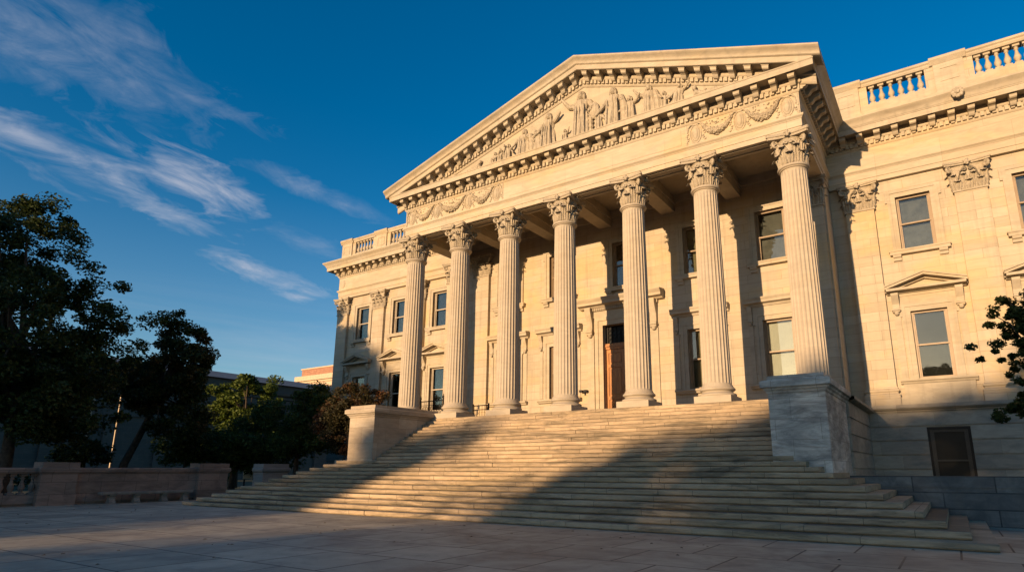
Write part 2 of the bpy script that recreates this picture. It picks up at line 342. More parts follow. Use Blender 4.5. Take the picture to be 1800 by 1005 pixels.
def window(kind, cx, yw, upper, back='dark', hw=.68, mat='sash', label=None):
    mb = MB(); z0, z1 = UPP if upper else LOW
    surround(mb, cx, hw, z0, z1, yw)
    if upper:
        mb.box(cx-1.15, cx+1.15, yw-.22, yw+.02, 6.80, 7.02); mb.box(cx-1.18, cx+1.18, yw-.25, yw+.02, 6.94, 7.005)
        for s in (-1, 1):
            mb.prism_x([(yw, 6.80), (yw-.2, 6.80), (yw-.17, 6.70), (yw-.1, 6.66), (yw-.1, 6.55), (yw, 6.52)], cx+s*.88-.16, cx+s*.88+.16)
    else:
        if kind == 'wing':
            mb.box(cx-1.2, cx+1.2, yw-.05, yw+.02, 4.525, 4.92); mb.box(cx-1.22, cx+1.22, yw-.08, yw+.02, 4.90, 5.02)
            prof = [(yw, 5.02), (yw-.16, 5.02), (yw-.20, 5.07), (yw-.54, 5.09), (yw-.54, 5.20), (yw, 5.23)]
            mb.prism_x(prof, cx-1.48, cx+1.48)
            for s in (-1, 1):     # raking mouldings
                a = V3(cx+s*1.53, 5.20); b = V3(cx, 5.84)
                for lo, hi, pr in ((0, .10, .54), (.10, .17, .60), (-.09, 0, .20)):
                    pts = [(a[0], a[1]-.02+lo), (b[0], b[1]-.18+lo), (b[0], b[1]-.18+hi), (a[0], a[1]-.02+hi)]
                    mb.prism_y(pts, yw-pr, yw+.01)
            mb.prism_y([(cx-1.2, 5.2), (cx+1.2, 5.2), (cx, 5.66)], yw-.03, yw+.01)
            for s in (-1, 1): console(mb, cx+s*1.19, yw, 4.18, 5.02, .28, .40)
            for s in (-1, 1): mb.box(cx+s*1.19-.13, cx+s*1.19+.13, yw-.05, yw+.02, 1.24, 4.1)
        else:
            mb.box(cx-1.1, cx+1.1, yw-.05, yw+.02, 4.525, 4.86)
            mb.prism_x([(yw, 4.86), (yw-.1, 4.86), (yw-.16, 4.96), (yw-.34, 5.0), (yw-.34, 5.1), (yw-.40, 5.2), (yw-.40, 5.24), (yw, 5.3)], cx-1.45, cx+1.45)
            for s in (-1, 1): console(mb, cx+s*1.22, yw, 4.1, 4.86, .2, .24)
            for s in (-1, 1): mb.box(cx+s*1.22-.1, cx+s*1.22+.1, yw-.04, yw+.02, 1.3, 4.0)
        mb.prism_x([(yw+.02, 1.24), (yw-.26, 1.235), (yw-.26, 1.15), (yw-.2, 1.12), (yw-.16, 1.04), (yw+.02, 1.02)], cx-1.38, cx+1.38)
        if kind == 'wing':        # apron with flared foot
            mb.prism_y([(cx-1.28, 1.03), (cx-1.26, .75), (cx-1.30, .5), (cx-1.42, .34), (cx-1.42, .152), (cx+1.42, .152), (cx+1.42, .34), (cx+1.30, .5), (cx+1.26, .75), (cx+1.28, 1.03)], yw-.14, yw)
            mb.box(cx-1.46, cx+1.46, yw-.18, yw, .152, .48)
    p = mb.build('window', M['trim'], BLD, 25)
    if label: p['label'] = label
    sash(cx, hw, z0, z1, yw+.22, p, M[mat], back)
    return p
for i, x in enumerate(WX_R):
    window('wing', x, YW, False, 'dark'); window('wing', x, YW, True, 'dim')
for i, x in enumerate(WX_L):
    window('wing', x, YW, False, 'dark', mat='sashw'); window('wing', x, YW, True, 'dim', mat='sashw')
for i, x in enumerate(WX_P):
    window('porch', x, YB, False, ['dark','dark','shade_cloth','blind'][i], label='window with a bright ivory blind' if i == 3 else None); window('porch', x, YB, True, ['dark','dark','shade_cloth','dim'][i])
window('porch', .72, YB, True, 'dark')

# ---- main door
d = MB(); cx, hw = DOORX, 1.12
for (d0, d1, pr) in ((0., .26, .06), (.26, .46, .11)):
    d.box(cx-hw-d1, cx-hw-d0, YB-pr, YB+.05, 0, 5.0+d1); d.box(cx+hw+d0, cx+hw+d1, YB-pr, YB+.05, 0, 5.0+d1); d.box(cx-hw-d0, cx+hw+d0, YB-pr, YB+.05, 5.0+d0, 5.0+d1)
for s in (-1, 1):
    d.box(cx+s*1.86-.2, cx+s*1.86+.2, YB-.07, YB+.02, 0, 4.5)
    console(d, cx+s*1.86, YB, 4.5, 6.0, .34, .42)
d.box(cx-1.7, cx+1.7, YB-.06, YB+.02, 5.465, 5.82); d.box(cx-2.1, cx+2.1, YB-.16, YB+.02, 5.82, 5.98)
for i in range(27): d.box(cx-1.64+i*.125, cx-1.64+i*.125+.07, YB-.22, YB-.158, 5.84, 5.96)
d.prism_x([(YB, 5.98), (YB-.22, 5.98), (YB-.3, 6.06), (YB-.52, 6.1), (YB-.52, 6.24), (YB-.58, 6.3), (YB-.64, 6.40), (YB-.64, 6.44), (YB, 6.52)], cx-2.44, cx+2.44)
DO = d.build('doorway', M['trim'], BLD, 25)
l = MB(); yd = YB+.30
l.box(cx-hw, cx+hw, yd-.10, yd+.1, 3.72, 3.84); l.box(cx-hw, cx+hw, yd-.16, yd+.1, 3.84, 3.92); l.box(cx-hw, cx+hw, yd-.12, yd+.1, 3.92, 4.02)
for s in (-1, 1):
    a, b = sorted((cx+s*.012, cx+s*hw))
    st = .15
    l.box(a, a+st, yd-.02, yd+.06, 0, 3.72); l.box(b-st, b, yd-.02, yd+.06, 0, 3.72)
    for z0, z1 in ((0, .28), (1.05, 1.22), (2.75, 2.92), (3.52, 3.72)): l.box(a+st, b-st, yd-.02, yd+.06, z0, z1)
    for z0, z1 in ((.28, 1.05), (1.22, 2.75), (2.92, 3.52)):
        l.box(a+st, b-st, yd+.03, yd+.06, z0, z1)
        l.frustum((a+b)/2, yd+.02, z0+.10, z1-.10, (b-a)/2-st-.09, .02, (b-a)/2-st-.09, .02)
l.build('door_leaf', M['wood'], DO, 0)
h = MB()
for s in (-1, 1):
    h.tube([(cx+s*.09, yd-.03, 1.42), (cx+s*.09, yd-.1, 1.42), (cx+s*.09, yd-.1, 1.75), (cx+s*.09, yd-.03, 1.75)], .018, 6)
h.build('handle', plain('aged_brass', (.35,.22,.08), .35, .8), DO)
t = MB(); t.box(cx-hw, cx+hw, yd+.05, yd+.055, 4.02, 5.0); t.build('transom_glass', M['dull_glass'], DO, 0)
t = MB(); t.box(cx-hw, cx+hw, yd+.3, yd+.34, 0, 5.0); t.build('inner_darkness', M['dark'], DO, 0)
gr = MB()
for i in range(9):
    x = cx-hw+.12+i*.25
    gr.box(x-.012, x+.012, yd, yd+.02, 4.02, 5.0)
    for k in range(4):
        z = 4.14+k*.24; gr.tube([(x+.125+.10*cos(q*pi/5), yd+.01, z+.10*sin(q*pi/5)) for q in range(11)], .013, 5, False)
gr.build('transom_grille', M['iron'], DO)

# ---- Corinthian capitals
def leaf(mb, mapf, x0, w, z0, h, out0=.02, curl=.17):
    """acanthus leaf. mapf(x, out, z) -> xyz"""
    P = []
    for j in range(11):
        t = j/10
        if t < .72: z = z0+h*(t/.72)*.92; o = out0+.03+.05*(t/.72)**2
        else:
            q = (t-.72)/.28*pi*.95; rr = curl*.5
            o = out0+.08+rr*(1-cos(q)); z = z0+h*.92+rr*.75*sin(q)
        ww = w*(.60+.40*sin(min(t*1.05, 1)*pi*.72))*(1+.20*cos(t*pi*9))*(1 if t < .75 else max(.45, 1-(t-.75)*2.2))
        row = []
        for i in range(7):
            s = (i-3)/3
            row.append(mapf(x0+s*ww/2, o-.05*s*s+.022*cos(s*pi*3)*(t < .9), z-.05*abs(s)*(t < .75)))
        P.append(row)
    mb.grid(P)
def volute(mb, c, dirv, r=.15, thick=.075):
    """spiral scroll at c, hanging in the vertical plane of dirv"""
    d = np.array(dirv, float); d /= np.linalg.norm(d)
    pts = []; rad = []
    for k in range(26):
        a = k/25*pi*3.1; rr = r*(1-.82*k/25)
        pts.append(np.array(c)+d*(rr*sin(a))+V3(0,0,rr*cos(a))); rad.append(thick*(1-.45*k/25))
    start = np.array(c)-d*.26+V3(0,0,-.42)
    mb.tube([start, np.array(c)-d*.16+V3(0,0,-.08), *pts], [thick*.55, thick*.75, *rad], 6)
def abacus(mb, z0, half, conc=.13, sides=4, yclip=None):
    for zz0, zz1, g_ in ((z0, z0+.10, .0), (z0+.10, z0+.215, .035)):
        ring = []
        for q in range(4):
            a = q*pi/2; ca, sa = cos(a), sin(a)
            for k in range(9):
                s = -1+2*k/8*.999
                x = s*(half*.94+g_); y = -(half+g_-conc*(1-s*s)*1.0)
                if abs(s) > .93: x = s*(half*.94+g_)
                ring.append((ca*x-sa*y, sa*x+ca*y))
        if yclip is not None: ring = [(x, min(y, yclip)) for x, y in ring]
        mb.rings([[(x, y, zz0) for x, y in ring], [(x, y, zz1) for x, y in ring]])
def capital_mesh():
    mb = MB()
    mb.lathe([(.47,0),(.47,.5),(.50,.8),(.57,1.0),(.64,1.1),(.64,1.13)], 24)
    def mp(th):
        return lambda x, o, z: ((.50+.03*z+o)*sin(th+x/.52), -(.50+.03*z+o)*cos(th+x/.52), z)
    for i in range(8): leaf(mb, mp(i*pi/4), 0, .33, .0, .40, .02, .21)
    for i in range(8): leaf(mb, mp((i+.5)*pi/4), 0, .30, .02, .68, -.01, .24)
    for i in range(4):
        a = (i+.5)*pi/2; volute(mb, (.72*sin(a), -.72*cos(a), .93), (sin(a), -cos(a), 0), .145, .068)
        leaf(mb, mp(a), 0, .26, .45, .42, .10, .16)
        a2 = i*pi/2
        for s in (-1, 1):
            c = V3(.59*sin(a2+s*.17), -.59*cos(a2+s*.17), .92); tv = V3(-cos(a2), -sin(a2), 0)*s
            volute(mb, c, tv, .085, .035)
        mb.ball((.70*sin(a2), -.70*cos(a2), 1.19), (.11, .11, .12), 8, 6)
        for k in range(5):
            q = k*2*pi/5; mb.ball((.76*sin(a2)+.09*cos(q)*cos(a2), -.76*cos(a2)+.09*cos(q)*sin(a2), 1.19+.09*sin(q)), .05, 6, 4)
    abacus(mb, 1.075, .775, .13)
    return mb
def pil_capital(hw=.59, dep=.2):
    """for a flat pilaster: front face at y = -dep, x in +-hw"""
    mb = MB()
    mb.box(-hw+.02, hw-.02, -dep, .02, 0, .9); mb.frustum(0, -dep/2+.01, .9, 1.13, hw-.02, dep/2+.01, hw+.10, dep/2+.06)
    mb.box(-hw-.05, hw+.05, -dep-.05, .02, -.06, .02)
    f = lambda x, o, z: (x, -dep-o+.02, z)
    for i in range(3): leaf(mb, f, (-1+i)*hw*.70, .37, .02, .36, .02)
    for i in range(4): leaf(mb, f, (-1.5+i)*hw*.62, .33, .02, .68, .0, .2)
    for s in (-1, 1):
        fs = lambda x, o, z, s=s: (s*(hw-.02+o), -dep/2+x, z)
        leaf(mb, fs, 0, .26, .02, .36, .02); leaf(mb, fs, 0, .26, .3, .42, .04, .2)
        volute(mb, (s*(hw+.08), -dep-.10, .98), (s*.7, -.7, 0), .135, .062)
        for q in (-1, 1): volute(mb, (q*.12, -dep-.10, .92), (-q, 0, 0), .085, .035)
    mb.ball((0, -dep-.16, 1.19), (.11, .1, .12), 8, 6)
    for k in range(5):
        q = k*2*pi/5; mb.ball((.10*cos(q), -dep-.2, 1.19+.10*sin(q)), .055, 6, 4)
    for z0, z1, e in ((1.125, 1.2, 0), (1.2, 1.288, .035)):
        ring = [(-hw-.24-e, 0), (-hw-.24-e, -dep-.24-e)] + [(-hw-.2+ (2*hw+.4)*k/8, -dep-.24-e+.13*(1-(k/4-1)**2)) for k in range(9)] + [(hw+.24+e, -dep-.24-e), (hw+.24+e, 0)]
        mb.prism(ring, lambda p, t: (p[0], p[1], t), z0, z1)
    return mb
CAPM = capital_mesh().mesh('capital', 50); CAPM.materials.append(M['foliage_relief'])
PCAP = pil_capital().mesh('pilaster_capital', 50); PCAP.materials.append(M['foliage_relief'])
# ---- fluted shaft
def shaft_mesh():
    mb = MB(); NF = 24; per = 8; rr = []
    zs = [0,.06,.10,.14,.20,.5,2.,4.,6.,7.6,8.1,8.22,8.27,8.31,8.36]
    H = 8.42
    for z in zs:
        t = z/H; r = .572-.074*t**1.6
        if z < .1: r += .05*(1-z/.1)
        d = .040*(1 if .20 <= z <= 8.1 else (0 if (z <= .10 or z >= 8.31) else .5))
        ring = []
        for i in range(NF):
            for k in range(per):
                s = k/per
                a = 2*pi*(i+s)/NF
                q = (s-.14)/.86
                ring.append(((r-(d*sqrt(max(0, 1-(2*q-1)**2)) if s > .14 else 0))*cos(a), (r-(d*sqrt(max(0, 1-(2*q-1)**2)) if s > .14 else 0))*sin(a), z))
        rr.append(ring)
    mb.rings(rr)
    mb.lathe([(.50,8.355),(.54,8.36),(.56,8.38),(.54,8.405),(.545,8.41),(.60,8.43),(.615,8.47),(.60,8.51),(.52,8.535)], 32)
    return mb
SHM = shaft_mesh().mesh('column', 28); SHM.materials.append(M['column'])
b = MB(); b.lathe([(.62,.395),(.63,.39),(.63,.36),(.655,.355),(.69,.33),(.70,.29),(.68,.25),(.64,.235),(.61,.21),(.60,.18),(.63,.14),(.66,.13),(.70,.12),(.735,.09),(.74,.05),(.72,.01),(.70,0.)][::-1], 40)
BASM = b.mesh('base', 40); BASM.materials.append(M['column'])
b = MB(); b.box(-.734,.734,-.734,.734,0,.27); PLM = b.mesh('plinth', 0); PLM.materials.append(M['column'])
for i, x in enumerate(COLX):
    c = bpy.data.objects.new('column', SHM); COL.objects.link(c); c.parent = BLD; c.location = (x, 0, .66); c.rotation_euler.z = pi/24*i
    for nm, me, z in (('capital', CAPM, 8.535), ('base', BASM, -.395), ('plinth', PLM, -.66)):
        o = bpy.data.objects.new(nm, me); COL.objects.link(o); o.parent = c; o.location.z = z
        o.rotation_euler.z = -pi/24*i
# ---- pilasters
def pilaster(x, y, hw=.59):
    """front face at y"""
    mb = MB(); mb.box(x-hw, x+hw, y, y+.24, .9, 9.2)
    mb.box(x-hw-.1, x+hw+.1, y-.10, y+.2, .152, .55)
    mb.sweep([(.0,.95),(.03,.93),(.03,.88),(.05,.86),(.08,.82),(.08,.76),(.04,.72),(.03,.68),(.06,.64),(.10,.62),(.11,.57),(.10,.551)],
             [(x-hw, y+.2), (x-hw, y), (x+hw, y), (x+hw, y+.2)])
    p = mb.build('pilaster', M['wall'], BLD, 30)
    o = bpy.data.objects.new('capital', PCAP); COL.objects.link(o); o.parent = p; o.location = (x, y+.2, 9.2)
for x in (12.12, 16.42, 20.73, 25.03): pilaster(x, 6.0)
for x in (-24.36, -20.3, -16.2): pilaster(x, 6.0)
for x in (-11.25, -9.0, 10.22): pilaster(x, 4.2)

# ---- entablature
LOWP = [(-.84,10.49),(0,10.49),(0,10.70),(.03,10.71),(.03,11.02),(.05,11.03),(.06,11.06),(.10,11.10),(.13,11.13),(.13,11.20),(.02,11.24),(.02,12.20),(.04,12.21),(.08,12.27),(.08,12.31)]
PATH = [(-24.98,20),(-24.98,6.0),(-XA,6.0),(-XA,YA),(XA,YA),(XA,6.0),(27.2,6.0)]
CORP = [(.08,12.31),(.08,12.53),(.12,12.53),(.16,12.56),(.18,12.60),(.14,12.62),(.14,12.84),(.68,12.84),(.70,12.77),(.745,12.754),(.745,13.0),(.77,13.02),(.78,13.06),(.0,13.12)]
SIMP = [(.70,13.05),(.79,13.065),(.81,13.10),(.83,13.16),(.90,13.24),(.97,13.30),(1.0,13.34),(1.02,13.36),(1.02,13.42),(.9,13.44),(0,13.50)]
e = MB(); e.sweep(LOWP, PATH)
ENT = e.build('entablature', M['frieze'], BLD, 25)
c = MB(); c.sweep(CORP, PATH)
c.sweep(SIMP, [(-24.98,20),(-24.98,6.0),(-XA,6.0),(-XA,-.60)]); c.sweep(SIMP, [(XA,-.60),(XA,6.0),(27.2,6.0)])
def along(mb, p, q, shape, sp, margin):
    """repeat shape(mb, T) along the plan line p->q; T maps (s across, d out, z) to xyz"""
    p = np.array(p, float); q = np.array(q, float); L = np.linalg.norm(q-p); u = (q-p)/L; n = np.array([u[1], -u[0]])
    k = max(1, int(round((L-2*margin)/sp))); st = (L-2*margin)/k
    for i in range(k+1):
        o = p+u*(margin+i*st)
        shape(mb, lambda s, d, z, o=o: (o[0]+u[0]*s+n[0]*d, o[1]+u[1]*s+n[1]*d, z))
def tbox(mb, T, s0, s1, d0, d1, z0, z1):
    mb.add([T(s0,d0,z0),T(s1,d0,z0),T(s1,d1,z0),T(s0,d1,z0),T(s0,d0,z1),T(s1,d0,z1),T(s1,d1,z1),T(s0,d1,z1)], [(0,3,2,1),(4,5,6,7),(0,1,5,4),(1,2,6,5),(2,3,7,6),(3,0,4,7)])
def dentil(mb, T): tbox(mb, T, -.068, .068, .075, .185, 12.325, 12.525)
MODP = [(.13,12.41),(.20,12.385),(.28,12.40),(.34,12.45),(.38,12.53),(.46,12.575),(.56,12.585),(.61,12.62),(.615,12.74),(.13,12.74)]
def modil(mb, T, dz=0.):
    n = len(MODP); w0, w1 = .105, .135
    vs = []
    for sgn in (-1, 1):
        for d_, z in MODP:
            wv = w0+(w1-w0)*(z-12.4)/.34
            vs.append(T(sgn*wv, d_, z+dz))
    mb.add(vs, [tuple(range(n)), tuple(range(n, 2*n))[::-1]] + [(i, n+i, n+(i+1) % n, (i+1) % n) for i in range(n)])
    tbox(mb, T, -.155, .155, .13, .64, 12.74+dz, 12.835+dz)
SEGS = [((-24.98,12),(-24.98,6.0)), ((-24.98,6.0),(-XA,6.0)), ((-XA,6.0),(-XA,YA)), ((-XA,YA),(XA,YA)), ((XA,YA),(XA,6.0)), ((XA,6.0),(27.2,6.0))]
for p, q in SEGS:
    along(c, p, q, dentil, .215, .08 if p[1] == YA or q[1] == YA else .12); along(c, p, q, modil, .72, .12)
CORN = c.build('cornice', M['trim'], BLD, 25)
# inner face of the porch beam, soffit panels, ceiling and cross beams
s = MB()
s.box(-10.1, 10.1, .40, .425, 10.495, 11.5); s.box(-10.1,-10.075,.4,4.4,10.495,11.5); s.box(10.075,10.1,.4,4.4,10.495,11.5)
for a, b2 in zip(COLX[:-1], COLX[1:]):
    s.box(a+.85, b2-.85, -.21, -.19, 10.455, 10.488); s.box(a+.85, b2-.85, .19, .21, 10.455, 10.488); s.box(a+.85,a+.87,-.19,.19,10.455,10.488); s.box(b2-.87,b2-.85,-.19,.19,10.455,10.488)
for x in COLX:
    s.box(x-.36, x+.36, .43, 4.38, 10.52, 11.5); s.box(x-.42, x+.42, .43, 4.38, 10.92, 11.06)
s.box(-10.9, 10.9, .0, 6.0, 11.42, 11.6)
s.box(-10.0, 10.0, 4.22, 4.39, 11.0, 11.42)
s.build('porch_ceiling', M['trim'], BLD, 0)
f = MB(); f.box(-11.4, 11.1, -.80, 8.2, -.35, -.002); f.build('porch_floor', M['step'], BLD, 0)

# ---- pediment
AX, AZ = 1.10, 17.27
XL, XR, ZE = -11.97, 11.97, 13.40
pm = MB()
RAKE = [(1.02,.0),(1.02,-.06),(1.0,-.09),(.95,-.13),(.86,-.20),(.82,-.27),(.81,-.33),(.78,-.36),(.745,-.38),(.745,-.62),(.70,-.64),(.68,-.575),(.14,-.575),(.14,-.80),(.18,-.82),(.16,-.86),(.12,-.89),(.08,-.89),(.08,-1.11),(.08,-1.15),(.04,-1.21),(.02,-1.22),(-.05,-1.22)]
def rk(x): return ZE+(AZ-ZE)*((x-XL)/(AX-XL) if x < AX else (XR-x)/(XR-AX))
RAKE = [(o-.008 if .7 < o < .75 else o, dz) for o, dz in RAKE]
for prof, xa_, xb_ in ((RAKE[:9]+[(.0,-.38),(.0,.0)], XL, XR), (RAKE[8:], XL+.30, XR-.30)):
    rows = [[(x, YA-o, rk(x)+dz) for o, dz in prof] for x in (xa_, AX, xb_)]
    pm.grid(rows)
    if xa_ == XL:
        for r_ in (rows[0], rows[-1]): pm.add(r_, [tuple(range(len(r_)))])
for x0, x1 in ((XL+2.2, AX), (AX, XR-1.6)):
    sl = (rk(x1)-rk(x0))/(x1-x0)
    L = x1-x0; k = int(round(L/.70)); 
    for i in range(k+(1 if x0 == AX else 0)):
        x = x0+.0+(i+(0 if x0 == AX else .5))*L/k*(1 if x0 != AX else .985)+ (.36 if x0 == AX else 0)
        if x > XR-1.5: continue
        T = lambda s_, d_, z, x=x, sl=sl: (x+s_, YA-d_, z-12.84+rk(x)-.575+sl*s_)
        modil(pm, T)
    k = int(round(L/.21))
    for i in range(k):
        x = x0+(i+.5)*L/k
        T = lambda s_, d_, z, x=x, sl=sl: (x+s_, YA-d_, z-12.53+rk(x)-.89+sl*s_)
        dentil(pm, T)
PED = pm.build('pediment', M['trim'], BLD, 25)
t = MB(); t.prism_y([(XL+1.0,13.0),(XR-1.0,13.0),(AX,AZ-1.0)], YA+.0, YA+.4); t.build('tympanum', M['trim'], PED, 0)
r = MB()
for x0, x1 in ((XL, AX), (AX, XR)):
    r.add([(x0,YA-1.0,rk(x0)-.01),(x1,YA-1.0,rk(x1)-.01),(x1,14,rk(x1)-.01),(x0,14,rk(x0)-.01)], [(0,1,2,3)])
r.add([(XL,14,13.3),(XR,14,13.3),(AX,14,AZ-.02)], [(0,1,2)])
r.build('roof', M['roof'], BLD, 0)

# ---- relief figures in the pediment
def robe(h, w, dep, seed, lean=0., folds=9):
    rnd = random.Random(seed); ph = rnd.random()*6; n = 40; rr = []
    prof = [(0,.50),(.05,.52),(.2,.46),(.4,.40),(.52,.36),(.60,.30),(.68,.36),(.76,.42),(.81,.40),(.845,.26),(.86,.13),(.89,.11)]
    for t, k in prof:
        ring = []
        for i in range(n):
            a = 2*pi*i/n
            fd = (.17 if t < .58 else .07)*sin(folds*a+ph+t*2.)*(1-.3*t) + .03*sin(17*a+ph*2+5*t)
            rr_ = k*(1+fd)
            ring.append((w*rr_*cos(a)+lean*t*h, -dep*rr_*(1.0 if t < .86 else 1)*sin(a), t*h))
        rr.append(ring)
    return rr
def figure(x, z0, h, seed, w=None, lean=0., arms=((-1,-.5),(1,-.5)), extra=None, sit=False):
    mb = MB(); w = w or h*.42; dep = h*.34
    mb.rings(robe(h, w, dep, seed, lean))
    hx = lean*h; hz = h*.955
    mb.ball((hx, -.08, hz), (h*.066, h*.085, h*.085), 10, 8); mb.ball((hx, -.03, hz+h*.018), (h*.085, h*.09, h*.078), 9, 7); mb.ball((hx+h*.06, -.04, hz-h*.04), (h*.04, h*.06, h*.07), 7, 5); mb.ball((hx-h*.06, -.04, hz-h*.04), (h*.04, h*.06, h*.07), 7, 5)
    mb.ball((hx, -.06-h*.075, hz-h*.01), (h*.012, h*.02, h*.02), 6, 4)
    for sx, ud in arms:
        sh = V3(hx*.8+sx*w*.38, -.05, h*.77); el = sh+V3(sx*h*.10, -.10, h*(-.16 if ud < .3 else .02)); ha = el+V3(sx*h*.12*(1 if abs(ud) > .2 else -.6), -.10, h*ud*.28)
        mb.tube([sh, (sh+el)/2, el, (el+ha)/2, ha], [h*.06, h*.055, h*.045, h*.04, h*.025], 8); mb.ball(ha, h*.032, 6, 5)
    rnd = random.Random(seed)
    for i in range(5):      # hanging folds of the mantle
        xx = (rnd.random()-.5)*w*.6
        mb.tube([(xx+lean*h*.7, -dep*.36, h*.72), (xx*1.1+lean*h*.4, -dep*.42, h*.42), (xx*1.25, -dep*.48, .02)], [.03, .045, .055], 6)
    if extra == 'wing':
        for q in range(6): mb.tube([(w*.35, -.02, h*(.78-.02*q)), (w*(.62+.02*q), -.10, h*(.80-.06*q)), (w*(.66-.01*q), -.10, h*(.52-.085*q))], [.05, .08, .03], 6)
    if extra == 'shield':
        mb.ball((w*.62, -.12, h*.55), (h*.11, .12, h*.17), 12, 8)
        for q in range(5): mb.ball((w*.45, -.12, h*(.40-.085*q)), (h*.06, .14, h*.055), 7, 5)
    if extra == 'staff': mb.tube([(-w*.55, -.12, 0), (-w*.55, -.12, h*.98)], .035, 6); mb.ball((-w*.55, -.12, h*1.0), .08, 6, 5)
    if extra == 'cloak': mb.tube([(w*.45,-.05,h*.78),(w*.62,-.12,h*.5),(w*.6,-.1,.02)], [.12,.2,.17], 8)
    o = mb.build('relief_figure', M['relief'], PED, 40, (x, YA-.0, z0)); return o
def reclining(x, z0, L, s, seed):
    mb = MB()
    pts = [(-.5,.22),(-.42,.42),(-.2,.30),(.05,.26),(.28,.34),(.40,.16),(.55,.06)]
    mb.tube([(s*L*a, -.12, L*b) for a, b in pts], [L*.06,L*.13,L*.12,L*.12,L*.09,L*.06,L*.03], 10)
    mb.ball((-s*L*.46, -.16, L*.60), (L*.08, L*.08, L*.095), 9, 7); mb.ball((-s*L*.47, -.10, L*.63), (L*.09, L*.09, L*.085), 9, 7)
    mb.tube([(-s*L*.40,-.15,L*.46),(-s*L*.22,-.22,L*.30),(-s*L*.02,-.2,L*.42)], [L*.05,L*.045,L*.03], 7)
    for i in range(5): mb.tube([(s*L*(-.3+.13*i), -.22, L*.34), (s*L*(-.2+.15*i), -.24, L*.02)], [.03,.045], 5)
    mb.build('relief_figure', M['relief'], PED, 40, (x, YA, z0))
ZB = 13.08
figure(1.0, ZB, 2.62, 1, w=1.15, extra='shield', arms=((-1,.6),(1,-.2)))
figure(2.75, ZB, 2.22, 2, w=.95, extra='cloak', arms=((-1,-.5),(1,.2)))
figure(4.55, ZB, 1.72, 3, w=.78, lean=.02, arms=((-1,.6),(1,-.5)), extra='cloak')
figure(5.9, ZB, 1.25, 4, w=.62, lean=.14, arms=((-1,-.4),(1,.3)))
reclining(7.35, ZB, 1.25, 1, 5)
figure(-.95, ZB, 2.12, 6, w=.85, arms=((-1,-.4),(1,.35)))
figure(-2.5, ZB, 1.72, 7, w=.95, lean=.02, extra='cloak')
figure(-3.5, ZB, 1.2, 8, w=.45, extra='staff', arms=((-1,.3),(1,-.5)))
figure(-4.5, ZB, 1.0, 9, w=.62, lean=.10, arms=((1,.4),))
reclining(-5.9, ZB, 1.15, -1, 10)
figure(1.95, ZB, 1.35, 21, w=.5, arms=((-1,.4),(1,-.4)))
figure(3.65, ZB, 1.5, 22, w=.6, lean=-.03, arms=((-1,-.3),(1,.5)))
figure(.0, ZB, .95, 23, w=.42, arms=((1,.6),))
figure(-1.75, ZB, 1.45, 24, w=.5, extra='cloak', arms=((-1,.3),(1,-.5)))
figure(5.25, ZB, 1.15, 25, w=.5, lean=.05, arms=((-1,.5),(1,-.2)))
figure(-4.0, ZB, 1.05, 26, w=.45, lean=-.02, arms=((-1,-.4),(1,.5)))
mb = MB()
for k in range(6): mb.ball((-7.2+.33*k*random.uniform(.8,1.2), -.04, .15+.1*random.random()), (.13,.09,.11), 7, 5)
mb.build('relief_figure', M['relief'], PED, 40, (0, YA, ZB))
mb = MB()
for k in range(9): mb.ball((8.15+.17*k, -.04, .12+.18*random.random()*(1-k/9)), (.12,.08,.09), 7, 5)
mb.build('relief_figure', M['relief'], PED, 40, (0, YA, ZB))

# ---- garlands on the frieze
def swag_panel(x0, x1):
    rnd = random.Random(int(x0*10)); y = YA-.02
    n = max(2, int(round((x1-x0)/2.2))); st = (x1-x0)/n
    for a, b2 in ((x0-.06,x0),(x1,x1+.06)):
        fr = MB(); fr.box(a,b2,y-.03,y,11.26,12.18); fr.build('panel_frame', M['trim'], ENT, 0)
    for i in range(n+1):
        cx_ = min(max(x0+i*st, x0+.38), x1-.38)
        mb = MB()
        mb.ball((cx_, y, 11.70), (.20,.09,.36), 14, 10); mb.ball((cx_, y-.05, 11.70), (.13,.08,.27), 12, 8)
        mb.tube([(cx_+.25*cos(q*pi/10), y-.01, 11.70+.43*sin(q*pi/10)) for q in range(21)], .032, 5, False)
        for s_ in (-1, 1):
            mb.tube([(cx_+s_*.05,y-.02,12.12),(cx_+s_*.2,y-.06,12.16),(cx_+s_*.32,y-.03,12.02),(cx_+s_*.36,y-.02,11.8)], [.03,.045,.03,.02], 5)
            for k in range(5): mb.ball((cx_+s_*(.36+.05*sin(k*2.)), y-.01, 11.75-.1*k), (.055,.05,.05), 6, 4)
        mb.build('cartouche', M['trim'], ENT, 40)
        if i < n:
            a0 = cx_+.30; a1 = min(max(x0+(i+1)*st, x0+.38), x1-.38)-.30
            mb = MB(); pts = []; rad = []
            for k in range(13):
                t_ = k/12; pts.append((a0+(a1-a0)*t_, y-.03, 12.06-.52*sin(pi*t_)**.8)); rad.append(.05+.105*sin(pi*t_))
            mb.tube(pts, rad, 9)
            for k in range(95):
                t_ = rnd.random(); px = a0+(a1-a0)*t_; rz = .05+.12*sin(pi*t_); q = rnd.uniform(0, pi)
                mb.ball((px, y-.03-rz*sin(q)*.8, 12.06-.52*sin(pi*t_)**.8+rz*cos(q)), rnd.uniform(.03,.06), 6, 4)
            for k in range(26):     # loose flowers above
                mb.ball((a0+(a1-a0)*rnd.random(), y-.005, 11.95+rnd.uniform(-.1,.2)), (rnd.uniform(.02,.06),.04,rnd.uniform(.02,.05)), 6, 4)
            mb.build('garland', M['foliage_relief'], ENT, 40)
swag_panel(6.29, 10.86); swag_panel(-10.86, -3.9)
mb = MB(); mb.box(-3.4, 6.0, YA-.035, YA-.015, 11.34, 12.10); mb.build('plain_panel', M['frieze'], ENT, 0)
